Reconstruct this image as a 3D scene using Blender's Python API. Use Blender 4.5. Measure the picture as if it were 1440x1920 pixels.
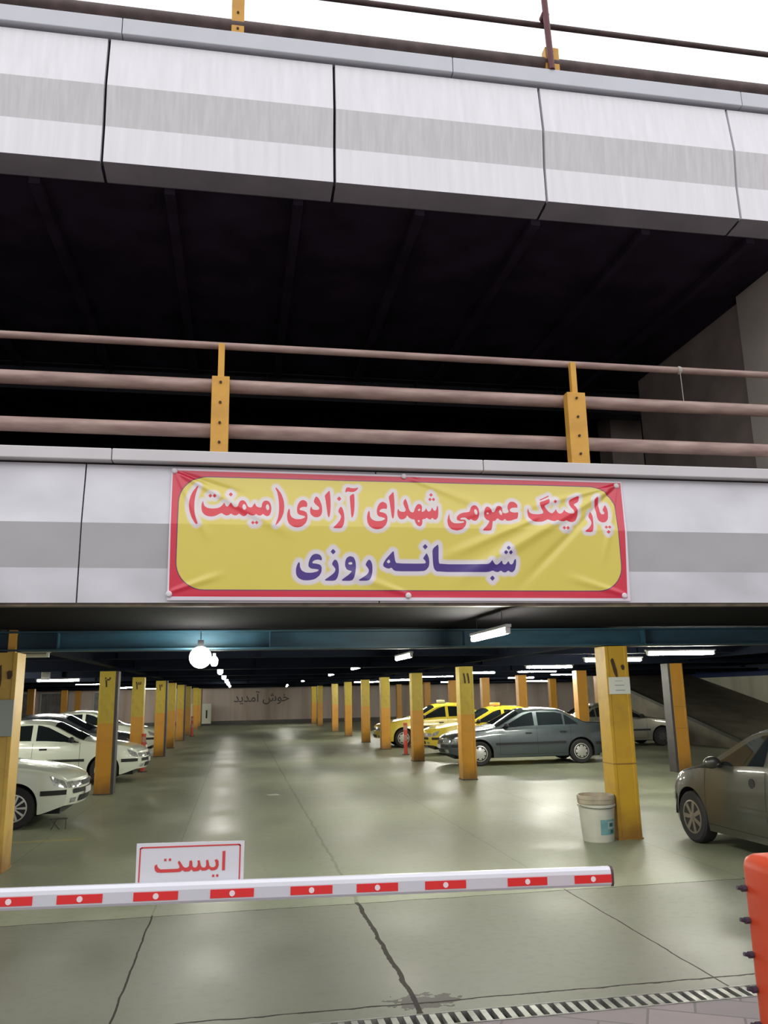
import bpy, bmesh, math, random
import numpy as np
from mathutils import Vector, Matrix
from mathutils.geometry import tessellate_polygon
random.seed(4)
PI=math.pi
for o in list(bpy.data.objects): bpy.data.objects.remove(o)
SC=bpy.context.scene; COL=SC.collection

# ------------------------------------------------------------------ camera
cam=bpy.data.cameras.new('camera'); camo=bpy.data.objects.new('camera',cam); COL.objects.link(camo)
cam.sensor_fit='VERTICAL'; cam.sensor_height=36.0; cam.lens=36.0*1524.0/1920.0
cam.clip_start=.05; cam.clip_end=300
# world axes seen in camera space (right, down, forward)
AX=Vector((0.98478878,0.01923863,0.17268738)); AY=Vector((-0.17269398,0.21807343,0.9605315)); AZ=Vector((-0.01917922,-0.97574272,0.21807866))
right=Vector((AX[0],AY[0],AZ[0])); up=-Vector((AX[1],AY[1],AZ[1])); back=-Vector((AX[2],AY[2],AZ[2]))
camo.matrix_world=Matrix(((right[0],up[0],back[0],0),(right[1],up[1],back[1],0),(right[2],up[2],back[2],1.75),(0,0,0,1)))
SC.camera=camo
# ------------------------------------------------------------------ sky and exposure
W=bpy.data.worlds.new('overcast_sky'); SC.world=W; W.use_nodes=True
nt=W.node_tree; nt.nodes.clear()
wo=nt.nodes.new('ShaderNodeOutputWorld'); bg=nt.nodes.new('ShaderNodeBackground'); tc=nt.nodes.new('ShaderNodeTexCoord')
sx=nt.nodes.new('ShaderNodeSeparateXYZ'); cr=nt.nodes.new('ShaderNodeValToRGB')
nt.links.new(tc.outputs['Generated'],sx.inputs[0]); nt.links.new(sx.outputs['Z'],cr.inputs[0])
cr.color_ramp.elements[0].position=.20; cr.color_ramp.elements[0].color=(.34,.33,.34,1)
cr.color_ramp.elements[1].position=.36; cr.color_ramp.elements[1].color=(.98,.97,1,1)
nt.links.new(cr.outputs[0],bg.inputs[0]); bg.inputs[1].default_value=1.62
nt.links.new(bg.outputs[0],wo.inputs[0])
SC.view_settings.view_transform='Standard'; SC.view_settings.look='None'
SC.view_settings.exposure=0.0; SC.view_settings.gamma=1.0; SC.view_settings.use_curve_mapping=False
TUBE=255.0     # radiance of the fluorescent tubes
GLOBE=90.0    # radiance of the globe lamp

# ------------------------------------------------------------------ materials
MAT={}
def mat(name,col,rough=.6,metal=0,noise=0,scale=6,col2=None,bump=0,emit=None,spec=.5,coat=0,stretch=None,detail=4,pos=(.35,.7)):
    if name in MAT: return MAT[name]
    m=bpy.data.materials.new(name); m.use_nodes=True; n=m.node_tree; b=n.nodes['Principled BSDF']
    b.inputs['Roughness'].default_value=rough; b.inputs['Metallic'].default_value=metal
    b.inputs['Specular IOR Level'].default_value=spec; b.inputs['Coat Weight'].default_value=coat
    b.inputs['Coat Roughness'].default_value=.05
    c=(*col,1); b.inputs['Base Color'].default_value=c
    if noise or col2 or bump:
        t=n.nodes.new('ShaderNodeTexCoord'); mp=n.nodes.new('ShaderNodeMapping'); nz=n.nodes.new('ShaderNodeTexNoise')
        n.links.new(t.outputs['Object'],mp.inputs[0]); n.links.new(mp.outputs[0],nz.inputs['Vector'])
        if stretch: mp.inputs['Scale'].default_value=stretch
        nz.inputs['Scale'].default_value=scale; nz.inputs['Detail'].default_value=detail
        if noise or col2:
            r=n.nodes.new('ShaderNodeValToRGB'); c2=col2 if col2 else tuple(v*(1-noise) for v in col)
            r.color_ramp.elements[0].color=(*c2,1); r.color_ramp.elements[1].color=c
            r.color_ramp.elements[0].position=pos[0]; r.color_ramp.elements[1].position=pos[1]
            n.links.new(nz.outputs[0],r.inputs[0]); n.links.new(r.outputs[0],b.inputs['Base Color'])
        if bump:
            bp=n.nodes.new('ShaderNodeBump'); bp.inputs['Strength'].default_value=bump; bp.inputs['Distance'].default_value=.02
            n.links.new(nz.outputs[0],bp.inputs['Height']); n.links.new(bp.outputs[0],b.inputs['Normal'])
    if emit is not None:
        b.inputs['Emission Color'].default_value=(*emit[0],1); b.inputs['Emission Strength'].default_value=emit[1]
    MAT[name]=m; return m
def nd(m,t,**k):
    x=m.node_tree.nodes.new(t)
    for a,v in k.items(): setattr(x,a,v)
    return x
def mth(m,op,a,b=None,c=None):
    x=nd(m,'ShaderNodeMath',operation=op)
    for i,v in enumerate((a,b,c)):
        if v is None: continue
        if isinstance(v,(int,float)): x.inputs[i].default_value=v
        else: m.node_tree.links.new(v,x.inputs[i])
    return x.outputs[0]
def mixc(m,f,a,b):
    x=nd(m,'ShaderNodeMix',data_type='RGBA')
    L=m.node_tree.links
    if isinstance(f,(int,float)): x.inputs[0].default_value=f
    else: L.new(f,x.inputs[0])
    for i,v in ((6,a),(7,b)):
        if isinstance(v,tuple): x.inputs[i].default_value=(*v,1)
        else: L.new(v,x.inputs[i])
    return x.outputs[2]

# ------------------------------------------------------------------ mesh helpers
def obj(name,bm,m,parent=None,smooth=False,loc=None,ang=35):
    me=bpy.data.meshes.new(name); bm.normal_update(); bm.to_mesh(me); bm.free()
    o=bpy.data.objects.new(name,me); COL.objects.link(o)
    for mm in (m if isinstance(m,(list,tuple)) else [m]): me.materials.append(mm)
    if smooth:
        me.polygons.foreach_set('use_smooth',[True]*len(me.polygons))
        try: me.set_sharp_from_angle(angle=math.radians(ang))
        except Exception: pass
    if loc: o.location=loc
    if parent: o.parent=parent
    return o
def thing(name,label,cat,loc=(0,0,0),rz=0,group=None):
    o=bpy.data.objects.new(name,None); COL.objects.link(o); o.empty_display_size=.1
    o.location=loc; o.rotation_euler=(0,0,rz); o['label']=label; o['category']=cat
    if group: o['group']=group
    return o
def tag(o,label,cat,group=None):
    o['label']=label; o['category']=cat
    if group: o['group']=group
    return o
def struct(o,label=None):
    o['kind']='structure'
    if label: o['label']=label
    return o
def box(bm,x0,x1,y0,y1,z0,z1,bev=0,mi=0):
    vs=[bm.verts.new(p) for p in ((x0,y0,z0),(x1,y0,z0),(x1,y1,z0),(x0,y1,z0),(x0,y0,z1),(x1,y0,z1),(x1,y1,z1),(x0,y1,z1))]
    fs=[bm.faces.new([vs[i] for i in q]) for q in ((0,3,2,1),(4,5,6,7),(0,1,5,4),(1,2,6,5),(2,3,7,6),(3,0,4,7))]
    for f in fs: f.material_index=mi
    if bev:
        es=list({e for f in fs for e in f.edges})
        bmesh.ops.bevel(bm,geom=es,offset=bev,segments=2,profile=.5,affect='EDGES')
    return bm
def B(*a,**k): return box(bmesh.new(),*a,**k)
def cyl(bm,p0,p1,r0,r1=None,n=16,cap=True,mi=0):
    r1=r0 if r1 is None else r1
    p0=Vector(p0);p1=Vector(p1);d=(p1-p0).normalized()
    u=d.orthogonal().normalized();v=d.cross(u)
    a=[];b=[]
    for i in range(n):
        t=2*PI*i/n;q=u*math.cos(t)+v*math.sin(t)
        a.append(bm.verts.new(p0+q*r0));b.append(bm.verts.new(p1+q*r1))
    for i in range(n):
        j=(i+1)%n; f=bm.faces.new((a[i],a[j],b[j],b[i])); f.material_index=mi
    if cap:
        f=bm.faces.new(a[::-1]);f.material_index=mi
        f=bm.faces.new(b);f.material_index=mi
    return bm
def lathe(bm,prof,n=24,axis='z',org=(0,0,0),mi=0,cap=True):
    rings=[]
    for r,h in prof:
        ring=[]
        for i in range(n):
            t=2*PI*i/n
            if axis=='z': p=(org[0]+r*math.cos(t),org[1]+r*math.sin(t),org[2]+h)
            else: p=(org[0]+r*math.cos(t),org[1]+h,org[2]+r*math.sin(t))
            ring.append(bm.verts.new(p))
        rings.append(ring)
    for a,b in zip(rings,rings[1:]):
        for i in range(n):
            j=(i+1)%n
            f=bm.faces.new((a[i],a[j],b[j],b[i]) if axis=='z' else (a[i],b[i],b[j],a[j])); f.material_index=mi
    for ring,fl in ((rings[0],True),(rings[-1],False)):
        if cap and prof[0 if fl else -1][0]>1e-4:
            f=bm.faces.new(ring[::-1] if fl==(axis=='z') else ring); f.material_index=mi
    bmesh.ops.remove_doubles(bm,verts=bm.verts,dist=1e-6)
    return bm
def flatpoly(bm,pts,f,thick=None,mi=0):
    """polygon with (u,v) outline placed by f(u,v,depth)"""
    tri=tessellate_polygon([[Vector((p[0],p[1],0)) for p in pts]])
    vs=[bm.verts.new(f(p[0],p[1],0)) for p in pts]
    for t in tri:
        try: bm.faces.new([vs[i] for i in t]).material_index=mi
        except ValueError: pass
    if thick:
        bs=[bm.verts.new(f(p[0],p[1],thick)) for p in pts]
        n=len(pts)
        for i in range(n):
            j=(i+1)%n
            bm.faces.new((vs[i],vs[j],bs[j],bs[i])).material_index=mi
    return bm
def text_mesh(name,s,size,m,parent,loc,rot,bold=0,ext=.002):
    c=bpy.data.curves.new(name,'FONT'); c.body=s; c.size=size; c.offset=bold; c.extrude=ext; c.align_x='CENTER'; c.resolution_u=3
    t=bpy.data.objects.new(name,c); COL.objects.link(t)
    bpy.context.view_layer.update()
    me=bpy.data.meshes.new_from_object(t.evaluated_get(bpy.context.evaluated_depsgraph_get()))
    bpy.data.objects.remove(t); bpy.data.curves.remove(c)
    me.materials.clear(); me.materials.append(m)
    o=bpy.data.objects.new(name,me); COL.objects.link(o); o.location=loc; o.rotation_euler=rot
    if parent: o.parent=parent
    return o

# ------------------------------------------------------------------ common materials
M_white=mat('white_cladding',(.93,.93,.965),.35,0,noise=.10,scale=2.2,stretch=(7,7,.35),pos=(.3,.75))
M_band=mat('grey_cladding_band',(.74,.735,.745),.45,0,noise=.12,scale=3,stretch=(9,9,.25))
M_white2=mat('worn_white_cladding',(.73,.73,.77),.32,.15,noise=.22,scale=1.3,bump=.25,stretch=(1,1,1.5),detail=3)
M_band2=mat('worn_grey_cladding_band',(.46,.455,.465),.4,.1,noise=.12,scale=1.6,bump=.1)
M_cap=mat('pale_metal_coping',(.66,.645,.65),.4,.1,noise=.06,scale=3)
M_cap2=mat('pale_metal_coping_upper',(.62,.645,.69),.4,.1,noise=.05,scale=3)
M_gap=mat('black_joint',(.012,.012,.015),.8)
M_flange=mat('dark_grey_soffit',(.36,.34,.38),.6,noise=.2,scale=2)
M_dark=mat('dark_deck_underside',(.005,.004,.006),.95,noise=.4,scale=3,spec=.1)  # near-black base tone of the deck underside
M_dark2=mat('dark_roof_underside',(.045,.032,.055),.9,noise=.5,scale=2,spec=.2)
M_darkb=mat('dark_navy_steel',(.014,.013,.022),.6,noise=.3,scale=3)
M_blue=mat('teal_painted_steel',(.016,.068,.105),.55,noise=.35,scale=2.5,stretch=(1,1,4))
M_bluedk=mat('dark_blue_steel',(.004,.007,.016),.8,spec=.15,noise=.3,scale=2)
M_pipe=mat('dusty_brown_pipe',(.46,.33,.28),.5,0,col2=(.29,.19,.165),scale=5,bump=.1,stretch=(.6,3,3))
M_pipedk=mat('rusty_dark_pipe',(.115,.075,.07),.6,col2=(.06,.04,.035),scale=6)
M_post=mat('yellow_ochre_paint',(.74,.40,.06),.5,col2=(.60,.31,.05),scale=4,pos=(.3,.55))
M_bolt=mat('dark_bolt',(.05,.035,.02),.5,.5)
M_black=mat('matte_black',(.012,.012,.013),.7)
M_rub=mat('tyre_rubber',(.018,.017,.018),.75)
M_red=mat('red_plastic',(.72,.03,.03),.35)
M_reflw=mat('white_reflector',(.85,.72,.74),.3)
M_paper=mat('white_paper',(.72,.75,.68),.7)
M_glass=mat('dark_car_glass',(.012,.016,.018),.04,0,spec=.8)
M_chrome=mat('chrome',(.75,.76,.74),.15,.9)
M_hub=mat('silver_hubcap',(.62,.62,.58),.3,.6)
M_lens=mat('headlamp_lens',(.62,.64,.62),.08,.35,noise=.55,scale=28)
M_ink=mat('black_marker',(.06,.035,.02),.7)
# ================================================================== THE SETTING
def floor_mat():
    m=bpy.data.materials.new('polished_concrete'); m.use_nodes=True; L=m.node_tree.links
    b=m.node_tree.nodes['Principled BSDF']
    t=nd(m,'ShaderNodeTexCoord'); s=nd(m,'ShaderNodeSeparateXYZ'); L.new(t.outputs['Object'],s.inputs[0])
    def nz(scale,det=4,st=None):
        n=nd(m,'ShaderNodeTexNoise'); n.inputs['Scale'].default_value=scale; n.inputs['Detail'].default_value=det
        if st:
            mp=nd(m,'ShaderNodeMapping'); mp.inputs['Scale'].default_value=st
            L.new(t.outputs['Object'],mp.inputs[0]); L.new(mp.outputs[0],n.inputs['Vector'])
        else: L.new(t.outputs['Object'],n.inputs['Vector'])
        return n.outputs[0]
    n1=nz(.7,5); n2=nz(3.5,5); n3=nz(14,6); n4=nz(.5,3,(1.6,.35,1))
    r=nd(m,'ShaderNodeValToRGB'); L.new(n1,r.inputs[0])
    r.color_ramp.elements[0].position=.34; r.color_ramp.elements[0].color=(.165,.178,.118,1)
    r.color_ramp.elements[1].position=.66; r.color_ramp.elements[1].color=(.255,.272,.180,1)
    c=mixc(m,mth(m,'MULTIPLY',mth(m,'SMOOTH_MIN',n2,.9,.1),.5),r.outputs[0],(.21,.224,.15))
    # scuffs and dirt
    mrd=nd(m,'ShaderNodeMapRange'); L.new(n3,mrd.inputs[0]); mrd.inputs[1].default_value=.5; mrd.inputs[2].default_value=.85; d=mth(m,'MULTIPLY',mrd.outputs[0],.35)
    c=mixc(m,d,c,(.10,.095,.075))
    st=nd(m,'ShaderNodeMapRange'); L.new(n4,st.inputs[0]); st.inputs[1].default_value=.55; st.inputs[2].default_value=.8
    c=mixc(m,mth(m,'MULTIPLY',st.outputs[0],.5),c,(.11,.112,.085))
    # slab joints, cracked and dirty
    j=None
    for ax,cc,w,am in ((0,-.66,.007,.03),(0,1.05,.017,.07),(0,2.93,.006,.03),(0,-2.4,.006,.02),(0,4.7,.006,.02),(0,6.4,.006,.02),(1,7.46,.008,.07),(1,5.10,.010,.08),(1,13.3,.006,.03),(1,19.3,.006,.03),(1,24.4,.006,.03),(1,34,.008,.03)):
        x=s.outputs[ax]
        x=mth(m,'ADD',x,mth(m,'MULTIPLY',mth(m,'SUBTRACT',n2,.5),am))
        wv=mth(m,'MULTIPLY',mth(m,'ADD',n3,.45),w) if w>.007 else w
        a=mth(m,'LESS_THAN',mth(m,'ABSOLUTE',mth(m,'SUBTRACT',x,cc)),wv)
        j=a if j is None else mth(m,'MAXIMUM',j,a)
    j=mth(m,'MULTIPLY',j,mth(m,'ADD',.38,mth(m,'MULTIPLY',mth(m,'LESS_THAN',s.outputs[1],7.5),.6)))
    c=mixc(m,mth(m,'MULTIPLY',j,.9),c,(.05,.045,.035))
    # broken grimy corner where the joints meet near the drain
    dx=mth(m,'SUBTRACT',s.outputs[0],1.10); dy=mth(m,'SUBTRACT',s.outputs[1],5.12)
    rr=mth(m,'SQRT',mth(m,'ADD',mth(m,'MULTIPLY',dx,dx),mth(m,'MULTIPLY',mth(m,'MULTIPLY',dy,dy),3)))
    g=mth(m,'LESS_THAN',mth(m,'ADD',rr,mth(m,'MULTIPLY',n3,.5)),.44)
    c=mixc(m,mth(m,'MULTIPLY',g,.7),c,(.055,.048,.045))
    # worn yellow bay lines
    yl=None
    for x0,x1,y0,y1 in ((-2.9,-1.9,11.55,11.68),(4.9,6.2,7.55,7.68)):
        a=mth(m,'MULTIPLY',mth(m,'MULTIPLY',mth(m,'GREATER_THAN',s.outputs[0],x0),mth(m,'LESS_THAN',s.outputs[0],x1)),mth(m,'MULTIPLY',mth(m,'GREATER_THAN',s.outputs[1],y0),mth(m,'LESS_THAN',s.outputs[1],y1)))
        yl=a if yl is None else mth(m,'MAXIMUM',yl,a)
    c=mixc(m,mth(m,'MULTIPLY',mth(m,'MULTIPLY',yl,n2),.9),c,(.45,.32,.06))
    # slab before the first cross joint: greyer, and darkened to offset sky light
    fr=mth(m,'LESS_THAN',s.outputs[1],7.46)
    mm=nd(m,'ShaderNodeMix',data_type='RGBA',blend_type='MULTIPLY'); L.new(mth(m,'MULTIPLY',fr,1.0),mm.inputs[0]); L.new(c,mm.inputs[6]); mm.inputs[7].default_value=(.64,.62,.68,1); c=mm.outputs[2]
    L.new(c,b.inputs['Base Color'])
    mr=nd(m,'ShaderNodeMapRange'); L.new(n1,mr.inputs[0]); mr.inputs[1].default_value=.3; mr.inputs[2].default_value=.7; mr.inputs[3].default_value=.36; mr.inputs[4].default_value=.55; L.new(mth(m,'MULTIPLY',mth(m,'SUBTRACT',1.0,mth(m,'MAXIMUM',j,mth(m,'MULTIPLY',g,.7))),.36),b.inputs['Specular IOR Level'])
    L.new(mr.outputs[0],b.inputs['Roughness'])
    bp=nd(m,'ShaderNodeBump'); bp.inputs['Strength'].default_value=.06; bp.inputs['Distance'].default_value=.02; L.new(n2,bp.inputs['Height']); L.new(bp.outputs[0],b.inputs['Normal'])
    return m
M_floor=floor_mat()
X0,X1,YB=-22.,26.,55.6
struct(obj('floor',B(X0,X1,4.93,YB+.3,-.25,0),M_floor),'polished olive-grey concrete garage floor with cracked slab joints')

def paver_mat():
    m=mat('pinkish_pavers',(.36,.315,.30),.7); b=m.node_tree.nodes['Principled BSDF']; L=m.node_tree.links
    t=nd(m,'ShaderNodeTexCoord'); mp=nd(m,'ShaderNodeMapping'); mp.inputs['Rotation'].default_value=(0,0,.5)
    br=nd(m,'ShaderNodeTexBrick'); L.new(t.outputs['Object'],mp.inputs[0]); L.new(mp.outputs[0],br.inputs['Vector'])
    br.inputs['Color1'].default_value=(.27,.225,.22,1); br.inputs['Color2'].default_value=(.20,.175,.175,1); br.inputs['Mortar'].default_value=(.12,.11,.10,1)
    br.inputs['Scale'].default_value=1.6; br.inputs['Mortar Size'].default_value=.012; br.inputs['Brick Width'].default_value=.8; br.inputs['Row Height'].default_value=.4
    nz=nd(m,'ShaderNodeTexNoise'); nz.inputs['Scale'].default_value=5; L.new(t.outputs['Object'],nz.inputs['Vector'])
    L.new(mixc(m,mth(m,'MULTIPLY',nz.outputs[0],.5),br.outputs[0],(.17,.15,.15)),b.inputs['Base Color'])
    return m
struct(obj('floor_pavement',B(-40,40,-40,4.75,-.25,0),paver_mat()),'pinkish stone paving outside the garage entrance')
# trench drain
t=thing('drain_grate','long rusty slotted drain grating across the garage entrance','drain',(0,4.84,0))
bm=bmesh.new(); box(bm,-6,6,-.09,-.078,-.12,.004); box(bm,-6,6,.078,.09,-.12,.004); box(bm,-6,6,-.09,.09,-.16,-.12)
obj('frame',bm,mat('drain_frame_steel',(.30,.30,.27),.5,.3,noise=.5,scale=9),t)
bm=bmesh.new(); x=-6.
while x<6: box(bm,x,x+.036,-.08,.08,-.03,.002); x+=.073
obj('grating',bm,mat('worn_grating_steel',(.40,.41,.36),.4,.4,noise=.6,scale=5),t)
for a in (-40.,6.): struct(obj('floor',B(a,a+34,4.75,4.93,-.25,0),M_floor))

# walls
def wall_mat(name,c1,c2,c3):
    m=mat(name,c1,.8); b=m.node_tree.nodes['Principled BSDF']; L=m.node_tree.links
    t=nd(m,'ShaderNodeTexCoord'); mp=nd(m,'ShaderNodeMapping'); mp.inputs['Scale'].default_value=(1.2,1.2,.12)
    nz=nd(m,'ShaderNodeTexNoise'); nz.inputs['Scale'].default_value=1.1; nz.inputs['Detail'].default_value=5
    L.new(t.outputs['Object'],mp.inputs[0]); L.new(mp.outputs[0],nz.inputs['Vector'])
    n2=nd(m,'ShaderNodeTexNoise'); n2.inputs['Scale'].default_value=.6; n2.inputs['Detail'].default_value=4; L.new(t.outputs['Object'],n2.inputs['Vector'])
    r=nd(m,'ShaderNodeValToRGB'); L.new(nz.outputs[0],r.inputs[0]); e=r.color_ramp.elements
    e[0].position=.35; e[0].color=(*c2,1); e[1].position=.62; e[1].color=(*c1,1)
    L.new(mixc(m,mth(m,'MULTIPLY',n2.outputs[0],.6),r.outputs[0],c3),b.inputs['Base Color'])
    return m
M_wall=wall_mat('stained_pinkish_plaster',(.60,.50,.46),(.36,.27,.21),(.50,.43,.39))
M_wallg=wall_mat('greenish_white_plaster',(.66,.66,.52),(.48,.48,.37),(.56,.56,.45))
struct(obj('wall_back',B(X0,X1,YB,YB+.3,0,3.7),M_wall),'stained pinkish back wall with painted greeting')
struct(obj('baseboard_back',B(X0,X1,YB-.04,YB,0,.22),mat('dark_base_band',(.13,.125,.12),.7,noise=.3)))
struct(obj('wall_left',B(X0-.3,X0,6.9,YB+.3,0,8.0),M_wall))
struct(obj('wall_right',B(X1,X1+.3,6.9,YB+.3,0,8.0),M_wallg))
def PF(s): return ''.join(s)
M_wtext=mat('dark_grey_wall_paint',(.10,.105,.11),.8)
# welcome greeting painted on the back wall, presentation forms in visual order
s='\ufea9\ufef3\ufeaa\ufee3\u0622 \ufeb5\ufeee\ufea7'
s='\ufeaa\ufef3\ufea9\ufee3\u0622 \ufeb5\ufeee\ufea7'
s='\ufeaa\ufef3\ufeaa\ufee3\u0622 \ufeb5\ufeee\ufea7'
wt=text_mesh('greeting_lettering',s,.78,M_wtext,None,(1.55,YB-.004,1.40),(PI/2,0,0),bold=.008,ext=.002)
wt.parent=bpy.data.objects['wall_back']; wt['label']='dark hand-painted greeting lettering'

# deck of the parking level above, underside and the slab
ce=obj('ceiling',B(X0,X1,7.1,YB+.3,2.52,3.70),M_dark); struct(ce,'very dark underside of the deck over the ground floor')
ce=obj('ceiling.001',B(X0,X1,7.1,YB+.3,6.62,8.0),M_dark2); struct(ce,'very dark underside of the roof deck')
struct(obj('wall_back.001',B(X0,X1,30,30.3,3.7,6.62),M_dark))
# beams : three-plate I sections
def ibeam_x(name,x0,x1,y,z0,z1,w,m,m2=None):
    bm=bmesh.new(); t_=.018
    box(bm,x0,x1,y-w/2,y+w/2,z0,z0+t_); box(bm,x0,x1,y-w/2,y+w/2,z1-t_,z1); box(bm,x0,x1,y-.012,y+.012,z0+t_,z1-t_)
    x=x0+1.2
    while x<x1: box(bm,x,x+.012,y-w/2+.01,y+w/2-.01,z0+t_,z1-t_); x+=2.35
    return struct(obj(name,bm,m))
def ibeam_y(name,x,y0,y1,z0,z1,w,m):
    bm=bmesh.new(); t_=.018
    box(bm,x-w/2,x+w/2,y0,y1,z0,z0+t_); box(bm,x-w/2,x+w/2,y0,y1,z1-t_,z1); box(bm,x-.012,x+.012,y0,y1,z0+t_,z1-t_)
    return struct(obj(name,bm,m))
ROWY=[9.77,16.85,21.9,26.8,31.0,36.0,41.0,48.5,52.5]
k=3
for i,y in enumerate(ROWY):
    ibeam_x('trim_%d'%k,X0,X1,y,2.285,2.50,.26,M_blue if i<1 else M_bluedk); k+=1
for y in (12.1,14.5,19.4,24.3,28.9,33.5,38.5,43.5,46,50.5): ibeam_x('trim_%d'%k,X0,X1,y,2.40,2.53,.14,M_bluedk); k+=1
for x in (-9.4,-2.4,4.7,9.4,14.1): ibeam_y('trim_%d'%k,x,9.9,YB,2.34,2.51,.16,M_bluedk); k+=1
# upper level joists and a cross beam
for x in np.arange(-12,16,1.25): struct(obj('trim_%d'%k,B(x-.05,x+.05,7.3,11.9,6.54,6.62),M_dark2)); k+=1
for y in (12.0,19.0): ibeam_x('trim_%d'%k,X0,X1,y,6.18,6.60,.3,M_darkb); k+=1
# upper level side wall and its lighter end pillar
struct(obj('wall_upper_right',B(6.3,6.55,8.6,11.5,3.7,6.62),mat('brownish_render',(.46,.38,.33),.8,noise=.3,scale=2)),'brown-grey rendered side wall on the upper level')
struct(obj('trim_%d'%k,B(6.18,6.6,7.35,8.62,3.7,6.62),mat('beige_render',(.62,.56,.48),.8,noise=.15,scale=2)),'beige pillar at the end of the upper side wall'); k+=1
struct(obj('trim_%d'%k,B(6.5,7.1,13.0,13.5,3.7,6.62),mat('brownish_render',(1,1,1))),'pale column inside the upper level'); k+=1

# ---- facade fascias
def fascia(name,y0,zs,xs,mats,gap,lab,yout,capz,capm,flange=None):
    """zs: bottom, band low, band high, top ; yout: y at those heights"""
    root=bpy.data.objects.new(name,None); COL.objects.link(root); root['kind']='structure'; root['label']=lab
    for a,b in zip(xs,xs[1:]):
        bm=bmesh.new(); a+=gap/2;b-=gap/2
        fr=[[bm.verts.new((x,y,z)) for x in (a,b)] for z,y in zip(zs,yout)]
        bk=[[bm.verts.new((x,y+.06,z)) for x in (a,b)] for z,y in zip(zs,yout)]
        n=len(zs)
        for i in range(n-1):
            f=bm.faces.new((fr[i][0],fr[i][1],fr[i+1][1],fr[i+1][0])); f.material_index=1 if i==1 else 0
            bm.faces.new((bk[i][1],bk[i][0],bk[i+1][0],bk[i+1][1]))
            bm.faces.new((bk[i][0],fr[i][0],fr[i+1][0],bk[i+1][0])); bm.faces.new((fr[i][1],bk[i][1],bk[i+1][1],fr[i+1][1]))
        bm.faces.new((bk[0][0],bk[0][1],fr[0][1],fr[0][0])); bm.faces.new((fr[-1][0],fr[-1][1],bk[-1][1],bk[-1][0]))
        obj('cladding_panel',bm,mats,root)
        if flange:
            bm=bmesh.new(); q=[(a,yout[0],zs[0]-.002),(b,yout[0],zs[0]-.002),(b,yout[0]+flange[0],zs[0]-flange[1]),(a,yout[0]+flange[0],zs[0]-flange[1])]
            v1=[bm.verts.new(p) for p in q]; v2=[bm.verts.new((p[0],p[1]+.03,p[2]+.012)) for p in q]
            bm.faces.new(v1); bm.faces.new(v2[::-1])
            for i in range(4): bm.faces.new((v1[i],v2[i],v2[(i+1)%4],v1[(i+1)%4]))
            obj('soffit_panel',bm,M_flange,root)
    x0,x1=xs[0],xs[-1]
    obj('joint_backing',B(x0,x1,y0+.075,y0+.10,zs[0]+.004,zs[-1]+.02),M_gap,root)
    x=x0; i=0
    while x<x1:
        e=min(x+3.3,x1); obj('coping',B(x,e-.006,y0-.03,y0+.25,capz[0],capz[1],bev=.008),capm,root); x+=3.3
    return root
px=2.18
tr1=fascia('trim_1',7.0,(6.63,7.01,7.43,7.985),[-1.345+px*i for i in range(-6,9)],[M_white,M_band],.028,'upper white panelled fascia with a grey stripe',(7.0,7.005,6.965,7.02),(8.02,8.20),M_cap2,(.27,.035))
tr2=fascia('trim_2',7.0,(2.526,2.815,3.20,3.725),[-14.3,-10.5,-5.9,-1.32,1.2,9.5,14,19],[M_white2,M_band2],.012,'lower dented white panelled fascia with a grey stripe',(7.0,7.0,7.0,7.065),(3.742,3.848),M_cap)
struct(obj('trim_%d'%k,B(-14.3,19,7.02,7.12,2.50,2.55),mat('rusty_edge_angle',(.22,.17,.12),.7,noise=.5))); k+=1

# ---- access ramp at the right
bm=bmesh.new()
for (a,b) in ((14.3,18.3),):
    y0,y1=21.3,33.0; z1=(y1-y0)*.225
    v=[bm.verts.new(p) for p in ((a,y0,0.002),(b,y0,0.002),(b,y1,z1),(a,y1,z1),(a,y1,0),(b,y1,0),(a,y0+.02,0),(b,y0+.02,0))]
    bm.faces.new((v[0],v[1],v[2],v[3])); bm.faces.new((v[0],v[3],v[4],v[6])); bm.faces.new((v[1],v[7],v[5],v[2])); bm.faces.new((v[3],v[2],v[5],v[4])); bm.faces.new((v[6],v[4],v[5],v[7])); bm.faces.new((v[0],v[6],v[7],v[1]))
M_ramp=mat('brown_grey_ramp_concrete',(.15,.13,.095),.75,noise=.4,scale=1.5)
rp=struct(obj('ramp',bm,M_ramp),'brown-grey concrete vehicle ramp climbing behind the parked cars')
bm=bmesh.new(); y0,y1=21.3,33.0
for a,b,h in ((14.2,14.3,.10),):
    q=[(a,y0,0),(b,y0,0),(b,y1,2.60),(a,y1,2.60)]
    lo=[bm.verts.new(p) for p in q]; hi=[bm.verts.new((p[0],p[1],p[2]+h)) for p in q]
    bm.faces.new(lo[::-1]); bm.faces.new(hi)
    for i in range(4): bm.faces.new((lo[i],lo[(i+1)%4],hi[(i+1)%4],hi[i]))
obj('kerb',bm,mat('ramp_kerb',(.035,.035,.028),.7),rp)
struct(obj('wall_ramp',B(18.3,18.5,15,40,0,2.5),M_wallg),'pale plastered wall beside the ramp')
struct(obj('wall_ramp_band',B(18.26,18.30,15,40,2.12,2.36),mat('blue_wall_band',(.02,.04,.12),.6)))
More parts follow.
